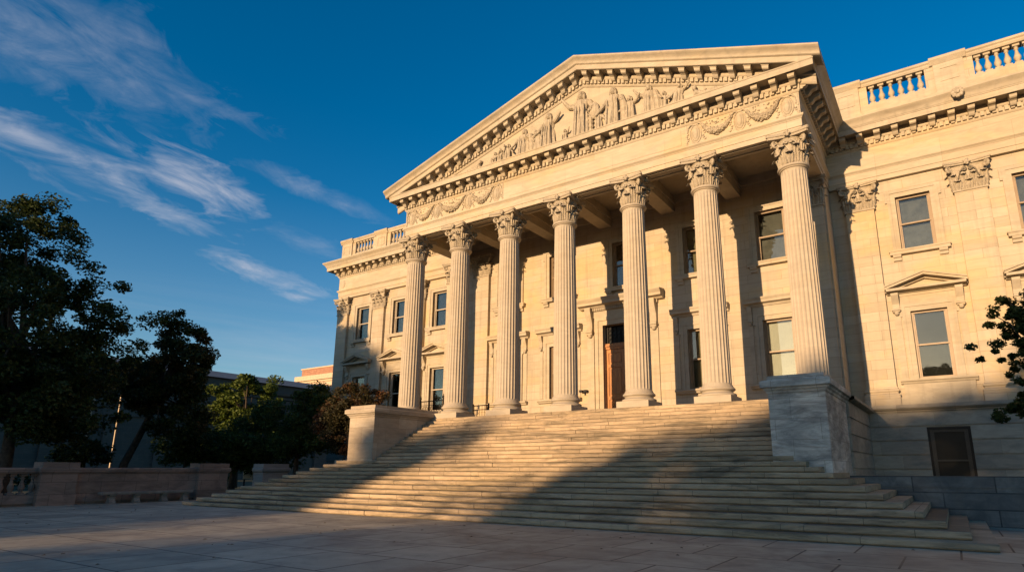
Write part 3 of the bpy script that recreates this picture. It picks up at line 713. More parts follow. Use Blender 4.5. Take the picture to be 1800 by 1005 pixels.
mb = MB(); mb.ball((-24.55, 5.97, 11.7), (.26,.07,.34), 12, 8); mb.build('cartouche', M['trim'], ENT, 40)
mb = MB()
for k in range(9):
    a = k*2*pi/8; mb.ball((16.46+(.16*cos(a) if k < 8 else 0), 4.96-(.06 if k == 8 else 0), 13.25+(.16*sin(a) if k < 8 else 0)), .10, 7, 5)
mb.build('rosette', M['trim'], CORN, 40)

# ---- parapet balustrades
balp = [(.13,0),(.13,.10),(.085,.11),(.07,.15),(.10,.22),(.135,.31),(.13,.39),(.09,.50),(.06,.62),(.055,.70),(.085,.73),(.09,.77),(.06,.79),(.075,.84),(.12,.86),(.12,.96)]
mb = MB(); mb.lathe(balp[1:-1], 14); mb.box(-.135,.135,-.135,.135,0,.10); mb.box(-.125,.125,-.125,.125,.86,.96)
BALM = mb.mesh('baluster', 40); BALM.materials.append(M['trim'])
def parapet(peds, x_end, zt):
    x0, x1 = min(peds+x_end), max(peds+x_end); y = 6.0; zb = zt-1.32
    mb = MB(); mb.box(x0, x1, y-.18, y+.26, 13.35, zb); mb.box(x0, x1, y-.26, y+.3, 13.35, zb-.42)
    mb.prism_x([(y-.20,zt-.36),(y-.24,zt-.28),(y-.24,zt-.22),(y-.3,zt-.16),(y-.3,zt-.06),(y-.2,zt-.02),(y+.32,zt-.02),(y+.32,zt-.36)], x0, x1)
    br = mb.build('balustrade', M['trim'], BLD, 25)
    for px in peds:
        q = MB(); q.box(px-.57, px+.57, y-.26, y+.34, zb-.43, zt-.30)
        q.box(px-.62, px+.62, y-.31, y+.36, 13.36, zb-.41)
        q.prism_x([(y-.27,zt-.34),(y-.33,zt-.24),(y-.40,zt-.14),(y-.40,zt-.02),(y-.3,zt+.02),(y+.4,zt+.02),(y+.4,zt-.34)], px-.70, px+.70)
        for a, b2, c2, d2 in ((-.36,.36,zb+.70,zb+.74),(-.36,.36,zb+.08,zb+.12),(-.36,-.32,zb+.12,zb+.70),(.32,.36,zb+.12,zb+.70)): q.box(px+a, px+b2, y-.285, y-.258, c2, d2)
        q.build('parapet_pedestal', M['trim'], br, 25)
    allp = sorted(peds+x_end)
    for a, b2 in zip(allp[:-1], allp[1:]):
        lo = a+.92; hi = b2-.92
        for c_, d_ in ((a+.5, lo), (hi, b2-.5)):
            q = MB(); q.box(c_, d_, y-.17, y+.2, zb, zt-.35); q.build('end_block', M['wall'], br, 0)
        k = max(1, int(round((hi-lo)/.365)))
        for i in range(k):
            o = bpy.data.objects.new('baluster', BALM); COL.objects.link(o); o.parent = br; o.location = (lo+(i+.5)*(hi-lo)/k, y+.02, zb)
parapet([12.13,16.34,20.6,24.9], [27.5], 15.64); parapet([-24.1,-20.2,-16.2], [-12.2], 15.25)

# ---- podium below the wings
def podium(x0, x1, holes, y=6.06):
    mb = MB(); z = -.10
    mb.box(x0, x1, y+.06, y+.30, -4.1, 0) if not holes else wall_holes(mb, x0, x1, -4.1, 0, y+.06, holes, .3)
    edges = [x0]+[v for h in holes for v in h[:2]]+[x1]
    mb.sweep([(.30,.150),(.30,.02),(.24,-.02),(.20,-.06),(.10,-.08),(.08,-.14),(0,-.145)], [(x0, y+.06), (x1, y+.06)]); mb.box(x0, x1, y-.235, y+.3, .0, .1495)
    zt = -.15
    while zt > -4.0:
        h_ = .60 if zt > -.2 else .585
        zb_ = zt-h_
        for i in range(0, len(edges)-1, 1):
            a, b2 = edges[i], edges[i+1]
            inside = holes and any(abs(a-h[0]) < 1e-6 and zt <= h[3]+.1 for h in holes)
            if inside: continue
            mb.box(a, b2, y, y+.1, zb_+.02, zt-.02)
        zt = zb_
    return mb.build('podium', M['podium'], BLD, 0)
BW = [(x-.76, x+.76, -3.4, -.80) for x in (14.35, 18.66, 22.97)]
podium(11.2, 27.2, BW)
for x0, x1, z0, z1 in BW:
    mb = MB()
    for a, b2 in ((x0, x0+.10), (x1-.10, x1)): mb.box(a, b2, 6.14, 6.3, z0, z1)
    mb.box(x0+.1, x1-.1, 6.14, 6.3, z1-.12, z1)
    p = mb.build('basement_window', M['iron'], BLD, 0)
    sash((x0+x1)/2, (x1-x0)/2-.1, z0, z1-.12, 6.24, p, M['sash_dark'], 'dark', 'dull_glass')
podium(-24.98, -11.6, [])
# podium side under the porch (right side seen, left side mirrored)
for sx, xp in ((1, 11.50), (-1, -11.3)):
    mb = MB(); zt = -.15; y0, y1 = (-.32, 6.05)
    while zt > -4.0:
        a, b2 = (xp-.5, xp) if sx > 0 else (xp, xp+.5)
        mb.box(a, b2, y0, y1, zt-.565, zt-.02); zt -= .585
    a, b2 = (xp-.55, xp-.04) if sx > 0 else (xp+.04, xp+.55)
    mb.box(a, b2, y0+.04, y1, -4.1, -.02)
    pth = [(xp, y0), (xp, y1)] if sx > 0 else [(xp, y1), (xp, y0)]
    mb.sweep([(-.5,.02),(.22,.0),(.22,-.10),(.16,-.13),(.06,-.16),(0,-.165)], pth)
    mb.build('porch_podium', M['podium'], BLD, 0)

# ------------------------------------------------------------------ staircase
ST = empty('stone_staircase', 'broad weathered stone steps climbing from the plaza to the columned porch', 'steps', (0, -9, ZG))
X1, TX, Y1, T1, T2 = 14.9, .412, -9.07, .415, .282
def yfront(k): return Y1+(k-1)*T1 if k <= 12 else Y1+11*T1+(k-12)*T2
bev = .02
for k in range(1, NST+1):
    z0, z1 = ZG+(k-1)*RISE, ZG+k*RISE; yf = yfront(k)
    if k <= 12:
        xa_, xb_ = -(X1-(k-1)*TX), X1-(k-1)*TX; yb = -2.62
    else:
        xa_, xb_ = -8.6, 10.4; yb = -.2 if k < NST else -.70
    mb = MB(); rnd = random.Random(k)
    # stones of the course, tiny offsets, chamfered nosing
    xs = [xa_]; x = xa_+rnd.uniform(1.2, 2.8)
    while x < xb_-1.0: xs.append(x); x += rnd.uniform(1.7, 3.3)
    xs.append(xb_)
    for a, b2 in zip(xs[:-1], xs[1:]):
        dy = rnd.uniform(-.014, .014); dz = rnd.uniform(-.009, .005)
        g0 = .004 if a > xa_ else 0; g1 = .004 if b2 < xb_ else 0
        mb.prism_x([(yf+dy+.05, z0-.02), (yf+dy+.05, z0+.022), (yf+dy+.008, z0+.030), (yf+dy, z0+.045), (yf+dy, z1-bev+dz), (yf+dy+bev, z1+dz), (yb, z1+dz), (yb, z0-.02)], a+g0, b2-g1)
    o = mb.build('step', M['step'], ST, 0); o.location = (0, 9, -ZG)
f = MB(); f.box(-9, 10.6, -4.2, -.9, ZG, -2.2); o = f.build('core', M['step'], ST, 0); o.location = (0, 9, -ZG)

# ------------------------------------------------------------------ stair pedestals
def pedestal(x0, x1, yf, zt, mat, label):
    e = empty('stair_pedestal', label, 'pedestal', ((x0+x1)/2, yf, -2.1), 'pedestals flanking the steps')
    def put(mb, nm):
        o = mb.build(nm, mat, e, 20); o.location = (-(x0+x1)/2, -yf, 2.1); return o
    yb = -.30
    mb = MB(); mb.box(x0, x1, yf, yb, -3.9, zt-.50); put(mb, 'shaft_block')
    mb = MB(); mb.sweep([(0,zt-.56),(.03,zt-.54),(.05,zt-.48),(.10,zt-.44),(.12,zt-.40),(.19,zt-.36),(.19,zt-.19),(.16,zt-.17),(.14,zt-.15),(-.3,zt-.15)], [(x0,yb),(x0,yf),(x1,yf),(x1,yb)]); put(mb, 'cap_moulding')
    mb = MB(); mb.box(x0-.0, x1+.0, yf-.0, yb, zt-.16, zt); put(mb, 'coping_block')
    return e
pedestal(-9.65, -7.95, -4.47, .42, M['pier_warm'], 'warm sunlit stone pedestal on the left end of the steps')
pr = pedestal(9.77, 11.42, -4.47, .31, M['pier_grey'], 'shaded grey veined pedestal on the right end of the steps')

# ------------------------------------------------------------------ low walls beside the steps
def lowwall(x0, x1, y, zt, name, label, mat, cat='wall'):
    e = empty(name, label, cat, ((x0+x1)/2, y, ZG))
    for nm, args in (('wall_body', (x0, x1, y, y+.5, ZG-.1, zt-.32)), ('coping', (x0, x1, y-.02, y+.52, zt-.32, zt))):
        mb = MB(); mb.box(*args); o = mb.build(nm, mat, e, 0); o.location = (-(x0+x1)/2, -y, -ZG)
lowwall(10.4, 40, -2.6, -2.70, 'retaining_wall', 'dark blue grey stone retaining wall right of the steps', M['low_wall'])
lowwall(-12.9, -9.4, -2.6, -2.05, 'stub_wall', 'short pale stone wall left of the sunlit pedestal', M['pier_warm'])

# ------------------------------------------------------------------ terrace balustrade on the left (runs along y at x = -19.5)
TB = empty('terrace_wall', 'pinkish stone terrace wall with balusters left of the steps', 'balustrade', (-19.5, -10, ZG))
def tput(mb, nm, mat=None, sm=25):
    o = mb.build(nm, mat or M['terrace'], TB, sm); o.location = (19.5, 10, -ZG); return o
xw = -19.5
mb = MB(); mb.box(xw-.5, xw, -11.6, -6.0, ZG-.1, -2.66); tput(mb, 'wall_panel', sm=0)
mb = MB(); mb.box(xw-.45, xw-.02, -30, -12.6, ZG-.1, -3.58); tput(mb, 'base_course', sm=0)
mb = MB(); mb.prism([(xw+.04,-2.70),(xw+.08,-2.66),(xw+.12,-2.60),(xw+.12,-2.47),(xw+.08,-2.44),(xw-.6,-2.44),(xw-.6,-2.70)], lambda p, t: (p[0], t, p[1]), -30, -5.9); tput(mb, 'top_rail')
mb = MB(); mb.lathe([(a*.92,b*.92) for a, b in balp[1:-1]], 12); mb.box(-.12,.12,-.12,.12,0,.09); mb.box(-.115,.115,-.115,.115,.79,.885)
TBM = mb.mesh('baluster', 40); TBM.materials.append(M['terrace'])
for i in range(30):
    o = bpy.data.objects.new('baluster', TBM); COL.objects.link(o); o.parent = TB; o.location = (-.22, -3.08-.36*i, .475)
def tpier(y0, y1):
    mb = MB(); mb.box(xw-.7, xw+.26, y0, y1, ZG-.1, -2.66); mb.box(xw-.75, xw+.30, y0-.05, y1+.05, ZG-.1, -3.55)
    mb.sweep([(.0,-2.72),(.05,-2.68),(.10,-2.60),(.10,-2.46),(.06,-2.43),(-.3,-2.43)], [(xw-.7,y0),(xw+.26,y0),(xw+.26,y1),(xw-.7,y1)])
    mb.box(xw-.74, xw+.28, y0-.02, y1+.02, -2.43, -2.20); tput(mb, 'pier', sm=20)
tpier(-12.95, -11.6); tpier(-6.15, -4.6)
G3 = empty('gate_pier', 'grey stone pier standing apart beyond the lower left steps', 'pier', (-19.5, -1.8, ZG))
mb = MB(); mb.box(-.6, .35, -.8, .8, -.1, 1.40); mb.build('pier_block', M['grey_stone'], G3, 0)
mb = MB(); mb.sweep([(.0,1.36),(.07,1.42),(.10,1.48),(.10,1.60),(.05,1.63),(-.4,1.63)], [(-.6,-.8),(.35,-.8),(.35,.8),(-.6,.8)]); mb.box(-.62,.37,-.82,.82,1.63,1.86); mb.build('cap', M['grey_stone'], G3, 20)

# ------------------------------------------------------------------ bench
BN = empty('stone_bench', 'long low stone bench against the terrace wall', 'bench', (-18.9, -8.7, ZG))
mb = MB(); mb.box(-.26, .26, -2.03, 2.03, .44, .52); mb.box(-.23,.23,-2.0,2.0,.40,.44); mb.build('seat', M['bench'], BN, 0)
for y in (-1.55, -.5, .75, 1.75):
    mb = MB(); mb.prism([(-.2,0),(.2,0),(.2,.07),(.13,.13),(.10,.22),(.13,.30),(.19,.36),(.19,.41),(-.19,.41),(-.19,.36),(-.13,.30),(-.10,.22),(-.13,.13),(-.2,.07)], lambda p, t: (p[0], t, p[1]), y-.13, y+.13)
    mb.build('leg', M['bench'], BN, 20)

# ------------------------------------------------------------------ porch railings and wall camera
def railing(x0, x1, y, z, label, n, finial):
    e = empty('iron_railing', label, 'railing', ((x0+x1)/2, y, z), 'iron railings on the porch')
    L = x1-x0; mb = MB(); mb.tube([(-L/2,0,.95),(L/2,0,.95)], .028, 6); mb.tube([(-L/2,0,.12),(L/2,0,.12)], .022, 6); mb.tube([(-L/2,0,.72),(L/2,0,.72)], .016, 6); mb.build('rail', M['iron'], e)
    for s in (-1, 1):
        mb = MB(); mb.box(s*L/2-.035, s*L/2+.035, -.035, .035, 0, 1.05)
        if finial: mb.ball((s*L/2,0,1.12), .07, 8, 6); mb.box(s*L/2-.09, s*L/2+.09, -.015,.015, 1.19,1.22); mb.box(s*L/2-.015, s*L/2+.015, -.015,.015, 1.1,1.32)
        mb.build('post', M['iron'], e)
    mb = MB()
    for i in range(n):
        x = -L/2+L*(i+.5)/n; mb.tube([(x,0,.12),(x,0,.95)], .011, 5)
        if finial:
            for zc in (.30, .54): mb.tube([(x+.09*cos(q*pi/5),0,zc+.11*sin(q*pi/5)) for q in range(11)], .012, 5, False)
    mb.build('scrollwork', M['iron'], e)
railing(-11.0, -9.25, 1.5, .30, 'ornate black iron railing between the two leftmost columns', 9, True)
railing(-8.0, -6.9, 2.6, .0, 'small plain black iron railing right of the second column from the left', 6, False)
CM = empty('security_camera', 'small black camera box on the porch wall left of the wooden door', 'camera', (-1.76, YB, 1.47))
mb = MB(); mb.box(-.04,.04,-.05,.0,-.14,.06); mb.box(-.03,.03,-.16,-.05,-.02,.03); mb.build('bracket', M['iron'], CM, 0)
for s in (-1, 1):
    mb = MB(); mb.box(s*.13-.09, s*.13+.09, -.30, -.10, .0, .12); mb.build('housing', M['iron'], CM, 0)

# ------------------------------------------------------------------ trees
def leaves(name, mat, parent, clumps, size, seed, loc, droop=.0):
    """clumps = [(centre, radius, count)]; small bent leaf faces scattered through each clump"""
    rg = np.random.default_rng(seed); cs = []
    for c_, r_, n_ in clumps:
        d_ = rg.normal(size=(n_, 3)); d_ /= np.linalg.norm(d_, axis=1)[:, None]
        d_ *= (rg.random(n_)**.45)[:, None]*np.array(r_ if hasattr(r_, '__len__') else (r_, r_, r_*.8))
        cs.append(np.array(c_)+d_)
    P = np.concatenate(cs); n = len(P)
    a = rg.normal(size=(n, 3)); a[:, 2] *= .55; a /= np.linalg.norm(a, axis=1)[:, None]
    b_ = np.cross(a, rg.normal(size=(n, 3))); b_ /= np.linalg.norm(b_, axis=1)[:, None]
    s_ = size*rg.uniform(.6, 1.35, n)[:, None]
    nn = np.cross(a, b_)*s_*.18
    v0 = P-a*s_*.5; v1 = P+b_*s_*.30+nn; v2 = P+a*s_*.55; v3 = P-b_*s_*.30+nn
    co = np.stack([v0, v1, v2, v3], 1).reshape(-1, 3)
    me = bpy.data.meshes.new(name); me.vertices.add(4*n); me.vertices.foreach_set('co', co.ravel())
    me.loops.add(4*n); me.loops.foreach_set('vertex_index', np.arange(4*n, dtype=np.int32))
    me.polygons.add(n); me.polygons.foreach_set('loop_start', np.arange(0, 4*n, 4, dtype=np.int32)); me.polygons.foreach_set('loop_total', np.full(n, 4, np.int32))
    me.update(); me.validate(); me.materials.append(mat)
    o = bpy.data.objects.new(name, me); COL.objects.link(o); o.parent = parent; return o
def tree(name, label, base, blobs, leafmat_, trunk_r=.25, size=.3, nclump=60, per=90, cr=.8, seed=1, fork=None, group=None, cat='tree', trunk_pts=None, dens=None):
    """blobs: ellipsoids (centre, radii) relative to the base that the crown fills"""
    rnd = random.Random(seed); e = empty(name, label, cat, base, group)
    vol = [b_[1][0]*b_[1][1]*b_[1][2] for b_ in blobs]; tot = sum(vol); clumps = []
    for (c_, r_), v_ in zip(blobs, vol):
        for _ in range(max(3, int(nclump*v_/tot))):
            while True:
                d_ = V3(*[rnd.uniform(-1, 1) for _ in range(3)])
                if .25 < np.linalg.norm(d_) < 1: break
            p_ = V3(*c_)+d_*V3(*r_); rr = cr*rnd.uniform(.6, 1.25)
            clumps.append((p_, (rr, rr, rr*.7), int(per*rnd.uniform(.7, 1.3))))
    leaves('crown', leafmat_, e, clumps, size, seed, base)
    mb = MB(); fork = fork or V3(0, 0, min(b_[0][2]-b_[1][2]*.6 for b_ in blobs)); fork = V3(*fork)
    tp = trunk_pts or [V3(0,0,-.2), fork*.35+V3(trunk_r*.25,0,0), fork*.7+V3(-trunk_r*.2,.05,0), fork]
    mb.tube(tp, [trunk_r*1.35]+[trunk_r*(1-.12*i) for i in range(1, len(tp))], 9)
    top = V3(*max((b_[0] for b_ in blobs), key=lambda q: q[2]))
    pick = rnd.sample(clumps, min(len(clumps), 26))
    for i, (p_, _, _) in enumerate(pick):
        t_ = rnd.uniform(.0, .55); s_ = fork+(top-fork)*t_*(.9 if i else 0)
        m1 = s_+(p_-s_)*.4+V3(rnd.uniform(-.3,.3), rnd.uniform(-.3,.3), rnd.uniform(.1,.5)); m2 = s_+(p_-s_)*.75+V3(rnd.uniform(-.2,.2), rnd.uniform(-.2,.2), .2)
        r0 = trunk_r*rnd.uniform(.28, .45)
        mb.tube([s_, m1, m2, p_], [r0, r0*.7, r0*.42, .012], 6)
    mb.tube([fork, fork+(top-fork)*.5+V3(.2,.1,0), top], [trunk_r*.75, trunk_r*.45, .03], 7)
    mb.build('trunk', M['bark'], e, 60)
    return e
GL = ZG+.1
T = lambda x, y, z, rx, ry, rz: ((x, y, z), (rx, ry, rz))
tree('shade_tree', 'tallest dark tree at the left edge, in front of the pale wall', (-26.2, -12.3, GL),
     [T(.4,-.3,8.0,4.4,3.8,3.6), T(-.4,-.9,14.0,2.6,2.6,2.4), T(-1.6,-1.6,12.6,2.6,2.6,2.6), T(1.4,.9,11.4,2.0,2.0,1.7), T(3.0,2.4,9.7,2.0,2.0,1.5), T(-2.4,-3.4,9.6,3.4,3.4,4.6), T(1.4,.9,4.4,3.6,3.2,1.6), T(2.6,1.9,7.0,2.4,2.4,1.8), T(-.6,-.6,5.2,4.6,4.2,2.2)], M['leaf_dark'], .36, .185, 440, 230, .78, 3)
tree('turning_tree', 'dark tree with reddish top and leaning trunk, beside the tallest tree', (-29.9, -5.6, GL),
     [T(1.9,1.4,7.4,2.7,2.5,2.7), T(2.1,1.6,10.2,1.5,1.5,1.5), T(3.4,2.3,6.9,1.3,1.2,2.3), T(-.4,-.3,6.4,1.7,1.7,1.4), T(2.9,1.9,4.4,2.0,1.8,1.2)], M['leaf_mix'], .26, .185, 170, 230, .66, 5,
     trunk_pts=[V3(0,0,-.2), V3(.28,.2,1.8), V3(.8,.6,3.5), V3(1.2,.9,5.0)], fork=(1.2,.9,5.0))
tree('young_tree', 'bright green bushy tree in front of the long grey building', (-34.2, 4.6, GL),
     [T(0,0,6.4,2.3,2.3,2.6), T(.3,0,8.6,.9,.9,1.3), T(-1.9,-1.2,6.6,1.0,1.0,1.9), T(2.2,1.4,7.0,1.0,1.0,2.4), T(0,0,4.2,3.2,3.0,1.6)], M['leaf_bright'], .22, .22, 130, 190, .62, 8)
tree('broad_tree', 'broad dark tree between the bright green tree and the left pedestal', (-21.6, 1.2, GL),
     [T(.4,.4,4.5,3.6,2.6,1.9), T(-2.6,-1,4.1,2.4,2.2,1.7), T(1.5,.5,5.6,2.0,1.8,1.1), T(-.8,-.2,3.0,4.2,2.6,.9)], M['leaf_mid'], .2, .17, 160, 200, .66, 11)
tree('dark_tree', 'low dark tree behind the gate pier', (-28.4, 1.0, GL),
     [T(0,0,2.9,3.4,3.0,1.35), T(-2.5,-1.5,2.9,2.6,2.4,1.4), T(1,.5,2.4,4.0,3.4,.9)], M['leaf_mid'], .22, .2, 130, 170, .75, 12)
tree('russet_tree', 'small russet leaved tree beside the left pedestal', (-13.7, -1.5, GL),
     [T(.5,.2,4.7,1.9,1.6,1.35), T(1.5,.2,5.2,1.0,1.0,.75), T(-.6,0,4.1,1.5,1.4,1.2), T(.2,.1,3.0,1.6,1.4,.8)], M['leaf_red'], .10, .125, 140, 190, .45, 14,
     trunk_pts=[V3(0,0,-.2), V3(.25,0,.9), V3(-.05,0,1.7), V3(.2,.1,2.4)], fork=(.2,.1,2.4))
tree('clipped_tree', 'low rounded dark shrub behind the terrace wall pier', (-31.2, -7.2, GL),
     [T(0,0,2.5,1.7,1.6,.9)], M['leaf_dark'], .10, .2, 45, 110, .5, 17, cat='shrub')
for i, (x, y, lab) in enumerate(((-30.5, -1.3, 'slim small tree in front of the leaning trunk'), (-36.8, -13.2, 'slim dark tree at the far left under the tall crown'))):
    tree('slim_tree', lab, (x, y, GL), [T(0,0,3.7,1.0,1.0,.9), T(.3,.2,4.5,.8,.8,.7)], M['leaf_dark'], .09, .22, 30, 90, .5, 20+i)
tree('ornamental_tree', 'dark leafy tree reaching in from the right edge', (17.75, -1.5, -3.0),
     [T(-1.41,0,5.5,.2,.3,.16), T(-1.62,0,5.08,.62,.5,.17), T(-1.8,0,4.72,.3,.3,.10), T(-2.25,0,4.13,.66,.3,.10), T(-2.0,0,3.8,.45,.35,.17), T(-1.15,0,4.3,.5,.7,1.0), T(-1.3,0,3.25,.42,.6,.3), T(-1.12,0,2.7,.5,.7,.7),
      T(-1.75,0,2.12,.52,.4,.18), T(-2.05,0,1.95,.25,.3,.1), T(-1.3,0,2.3,.45,.5,.25), T(-.5,0,4.2,.8,1.,1.8), T(-.4,0,2.6,.7,.9,.9)],
     M['leaf_dark'], .09, .10, 330, 95, .17, 31, fork=(-.2,0,2.0))

# ------------------------------------------------------------------ hedges, lamp poles, small things under the trees
def pole(x, y, h_, r, label, lamp=False):
    e = empty('lamp_post', label, 'lamp post', (x, y, GL), 'posts under the trees')
    mb = MB(); mb.lathe([(r*2.2,0),(r*2.2,.12),(r*1.4,.16),(r,.4),(r*.75,h_)], 10); mb.build('pole', M['pole'], e)
    mb = MB(); mb.lathe([(.06,h_),(.17,h_+.1),(.21,h_+.38),(.09,h_+.5),(.02,h_+.6)], 10); mb.build('lantern', M['cream'], e)
pole(-34.6, -4.15, 8.0, .06, 'tall pale post in front of the leaning trunk')
pole(-47.0, -1.2, 7.0, .08, 'thin pale post behind the rounded shrub')
pole(-27.5, 8.2, 3.9, .06, 'short pale post under the broad tree')
pole(-34.3, 1.4, 2.2, .07, 'low pale post right of the terrace wall end')
SG = empty('utility_cabinet', 'small yellowish cabinet on the lawn between the piers', 'cabinet', (-29.3, 3.0, GL), rz=1.1)
mb = MB(); mb.box(-.55,.55,-.2,.2,.75,1.45); mb.build('box', M['blind'], SG, 0)
for s in (-1, 1):
    mb = MB(); mb.box(s*.45-.05, s*.45+.05, -.05, .05, 0, .75); mb.build('leg', M['iron'], SG, 0)
HD = empty('hedge', 'long low clipped hedge on the lawn behind the terrace wall', 'hedge', (-44, -4, GL))
leaves('foliage', M['leaf_dark'], HD, [((random.uniform(-.5,.5), y, .65), (.6,.7,.55), 150) for y in np.arange(-16, 14, .8)], .22, 41, None)
mb = MB()
for y in np.arange(-15.6, 13.6, 1.6): mb.tube([(0,y,0),(.1,y,.9)], [.03,.015], 5)
mb.build('stems', M['bark'], HD)

rl = random.Random(77); mb = MB()
for _ in range(200):
    x, y = rl.uniform(-16, 22), rl.uniform(-21, -9.2); z = ZG+.012
    if rl.random() < .3:
        k = rl.randint(1, 11); y = yfront(k)+rl.uniform(.2, .38); z = ZG+k*RISE+.01; x = rl.uniform(-10, 10)
    a = rl.uniform(0, 6.3); r_ = rl.uniform(.03, .06)
    mb.add([(x+r_*cos(a), y+r_*sin(a), z+.004), (x+r_*.5*cos(a+1.6), y+r_*.5*sin(a+1.6), z+.018), (x-r_*cos(a), y-r_*sin(a), z+.002), (x+r_*.5*cos(a-1.6), y+r_*.5*sin(a-1.6), z+.015)], [(0,1,2,3)])
tag(mb.build('fallen_leaves', plain('dry_leaf', (.10,.06,.025), .8, var=.5), smooth=0), 'dry leaves scattered over the plaza and lower steps', 'leaves', kind='stuff')

# ------------------------------------------------------------------ buildings beyond
LB = empty('long_building', 'long grey stone building with a dark pitched roof behind the left trees', 'building', (-75, 25, ZG))
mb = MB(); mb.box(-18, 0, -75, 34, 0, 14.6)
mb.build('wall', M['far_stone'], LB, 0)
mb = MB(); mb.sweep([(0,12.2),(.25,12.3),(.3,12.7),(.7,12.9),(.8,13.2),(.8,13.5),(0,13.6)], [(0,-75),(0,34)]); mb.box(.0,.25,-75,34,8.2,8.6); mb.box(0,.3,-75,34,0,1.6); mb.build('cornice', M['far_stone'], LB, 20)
mb = MB(); mb.add([(.6,-75,14.6),(.6,34.2,14.6),(-7,34.2,16.6),(-7,-75,16.6),(-18,-75,14.6),(-18,34.2,14.6)], [(0,1,2,3),(3,2,5,4)]); mb.build('roof', M['roof'], LB, 0)
for i in range(17):
    f = MB(); f.box(0,.28,-70+i*6.2,-68.6+i*6.2,1.6,8.2); f.box(0,.34,-70.1+i*6.2,-68.5+i*6.2,7.6,8.2); f.build('buttress', M['far_stone'], LB, 0)
BB = empty('brick_building', 'distant brick topped cream building between the trees and the left wing', 'building', (-121.6, 70, ZG))
mb = MB(); mb.box(0, 60, 0, 20, 0, 22.4); mb.build('wall', M['cream'], BB, 0)
mb = MB(); mb.box(.4, 60, .3, 19, 22.6, 25.8); mb.build('attic', M['brick'], BB, 0)
mb = MB(); mb.box(-.8, 60, -.8, 20, 23.4-.6, 24.2-.2); mb.box(-.3,60,-.3,20,22.3,22.8); mb.box(.2,60,.1,19.2,25.8,26.1); mb.build('cornice', M['cream'], BB, 0)
k = 0
for i in range(14):
    x = .9+i*1.62+(i//3)*.7
    f = MB(); f.box(x-.1, x+1.15, -.12, .05, 18.0, 18.2); f.box(x-.1,x,-.08,.05,18.2,21.2); f.box(x+1.05,x+1.15,-.08,.05,18.2,21.2)
    p = f.build('window', M['cream'], BB, 0)
    f = MB(); f.box(x, x+1.05, -.03, .03, 18.2, 21.2); f.build('pane', plain('dark_bronze_pane', (.07,.045,.03), .3) if i == 0 else bpy.data.materials['dark_bronze_pane'], p, 0)

# ------------------------------------------------------------------ street trees behind the viewpoint, which shade the plaza and the lower steps
SUN_AZ, SUN_EL = radians(6.5), radians(8.0)
YO = -135.; TA, TE = math.tan(SUN_AZ), math.tan(SUN_EL)/cos(SUN_AZ)
def crown_under(a0, a1, top, y, name, label, seed, size=.7, bot=None, cat='tree', twigs=0, twig_a=(0,1), twig_h=(0,1)):
    """a tree across the plaza; its outline is given as height over the sun-lit spot it shades"""
    rnd = random.Random(seed); sh = TA*y; dz = -TE*y; cx_ = (a0+a1)/2+sh; e = empty(name, label, cat, (cx_, y, ZG), 'street trees across the plaza')
    clumps = []; x = a0
    while x < a1+.3:
        w = .2*sin(x*2.3)+.2*sin(x*5.1+1)
        zt = top(x)+dz+w; z = (bot(x)+dz+w*.5 if bot else ZG+.5)
        while z < zt-.3:
            clumps.append(((x+sh-cx_+rnd.uniform(-.2,.2), rnd.uniform(-1.5,1.5), z-ZG+rnd.uniform(-.15,.15)), (.6,.8,.5), 34 if z < zt-1.1 else 16)); z += .62
        clumps.append(((x+sh-cx_, 0, zt-.35-ZG), (.45,.6,.34), 9)); x += .62
    for _ in range(twigs):      # loose twigs hanging into the sunlit gap
        clumps.append(((rnd.uniform(*twig_a)+sh-cx_, rnd.uniform(-1,1), rnd.uniform(*twig_h)+dz-ZG), (.75,.6,.35), rnd.randint(3, 9)))
    leaves('crown', M['leaf_dark'], e, clumps, size, seed, None)
    mb = MB(); H = max(1.5, top((a0+a1)/2)+dz-ZG); mb.tube([(0,0,-.2),(.15,0,H*.3),(-.1,.1,H*.6),(0,0,H*.9)], [.4,.32,.22,.05], 8)
    for q in range(5): mb.tube([(0,0,H*.3),(rnd.uniform(-.4,.4)*(a1-a0),0,H*.7)], [.15,.03], 6)
    mb.build('trunk', M['bark'], e)
def interp(pts):
    xs = [p[0] for p in pts]; zs = [p[1] for p in pts]
    return lambda x: float(np.interp(x, xs, zs))
RT = interp([(.9,-6.6),(2.2,-6.2),(2.6,-5.7),(3.5,-5.3),(3.8,-4.2),(4.0,-3.2),(4.4,-2.5),(5.9,-1.8),(7.5,-1.3),(9.2,-.8),(9.7,.2),(10.3,1.2),(11.2,1.2),(12.4,1.1),(13.2,1.5),(14.6,1.6),(15.7,1.4),(16.4,2.7),(20,2.9),(30,2.2),(40,2.)])
LT = interp([(-80,6),(-45,7.),(-39.2,7.),(-38.2,-6.),(-32.2,-6.),(-31.4,8.),(-26,9.2),(-23.7,8.8),(-19.3,4.9),(-15,.6),(-11,-2.5),(-9.6,-3.),(-8.8,-2.6),(-8.2,-1.5),(-7.6,-1.2),(-6,-1.1),(-5,-1.1),(-3.4,-1.3)])
LB_ = interp([(-6,-14),(-5.3,-12),(-5.1,-4.6),(-4.6,-3.2),(-3.4,-1.6)])
for i, (p, q, l) in enumerate(((.9,4.,'low street tree at the right edge of the sunlit gap'),(4.,11.,'street tree whose crown slopes up to the right'),(11.,19.,'street tree with the highest rounded crown right of the gap'),(19.,27.,'broad street tree right of the highest crown'),(27.,36.,'street tree farthest right across the plaza'))):
    crown_under(p, q, RT, YO+i*1., 'street_tree', l, 50+i, twigs=8 if i == 0 else 0, twig_a=(.8,3.6), twig_h=(-5.3,-3.4))
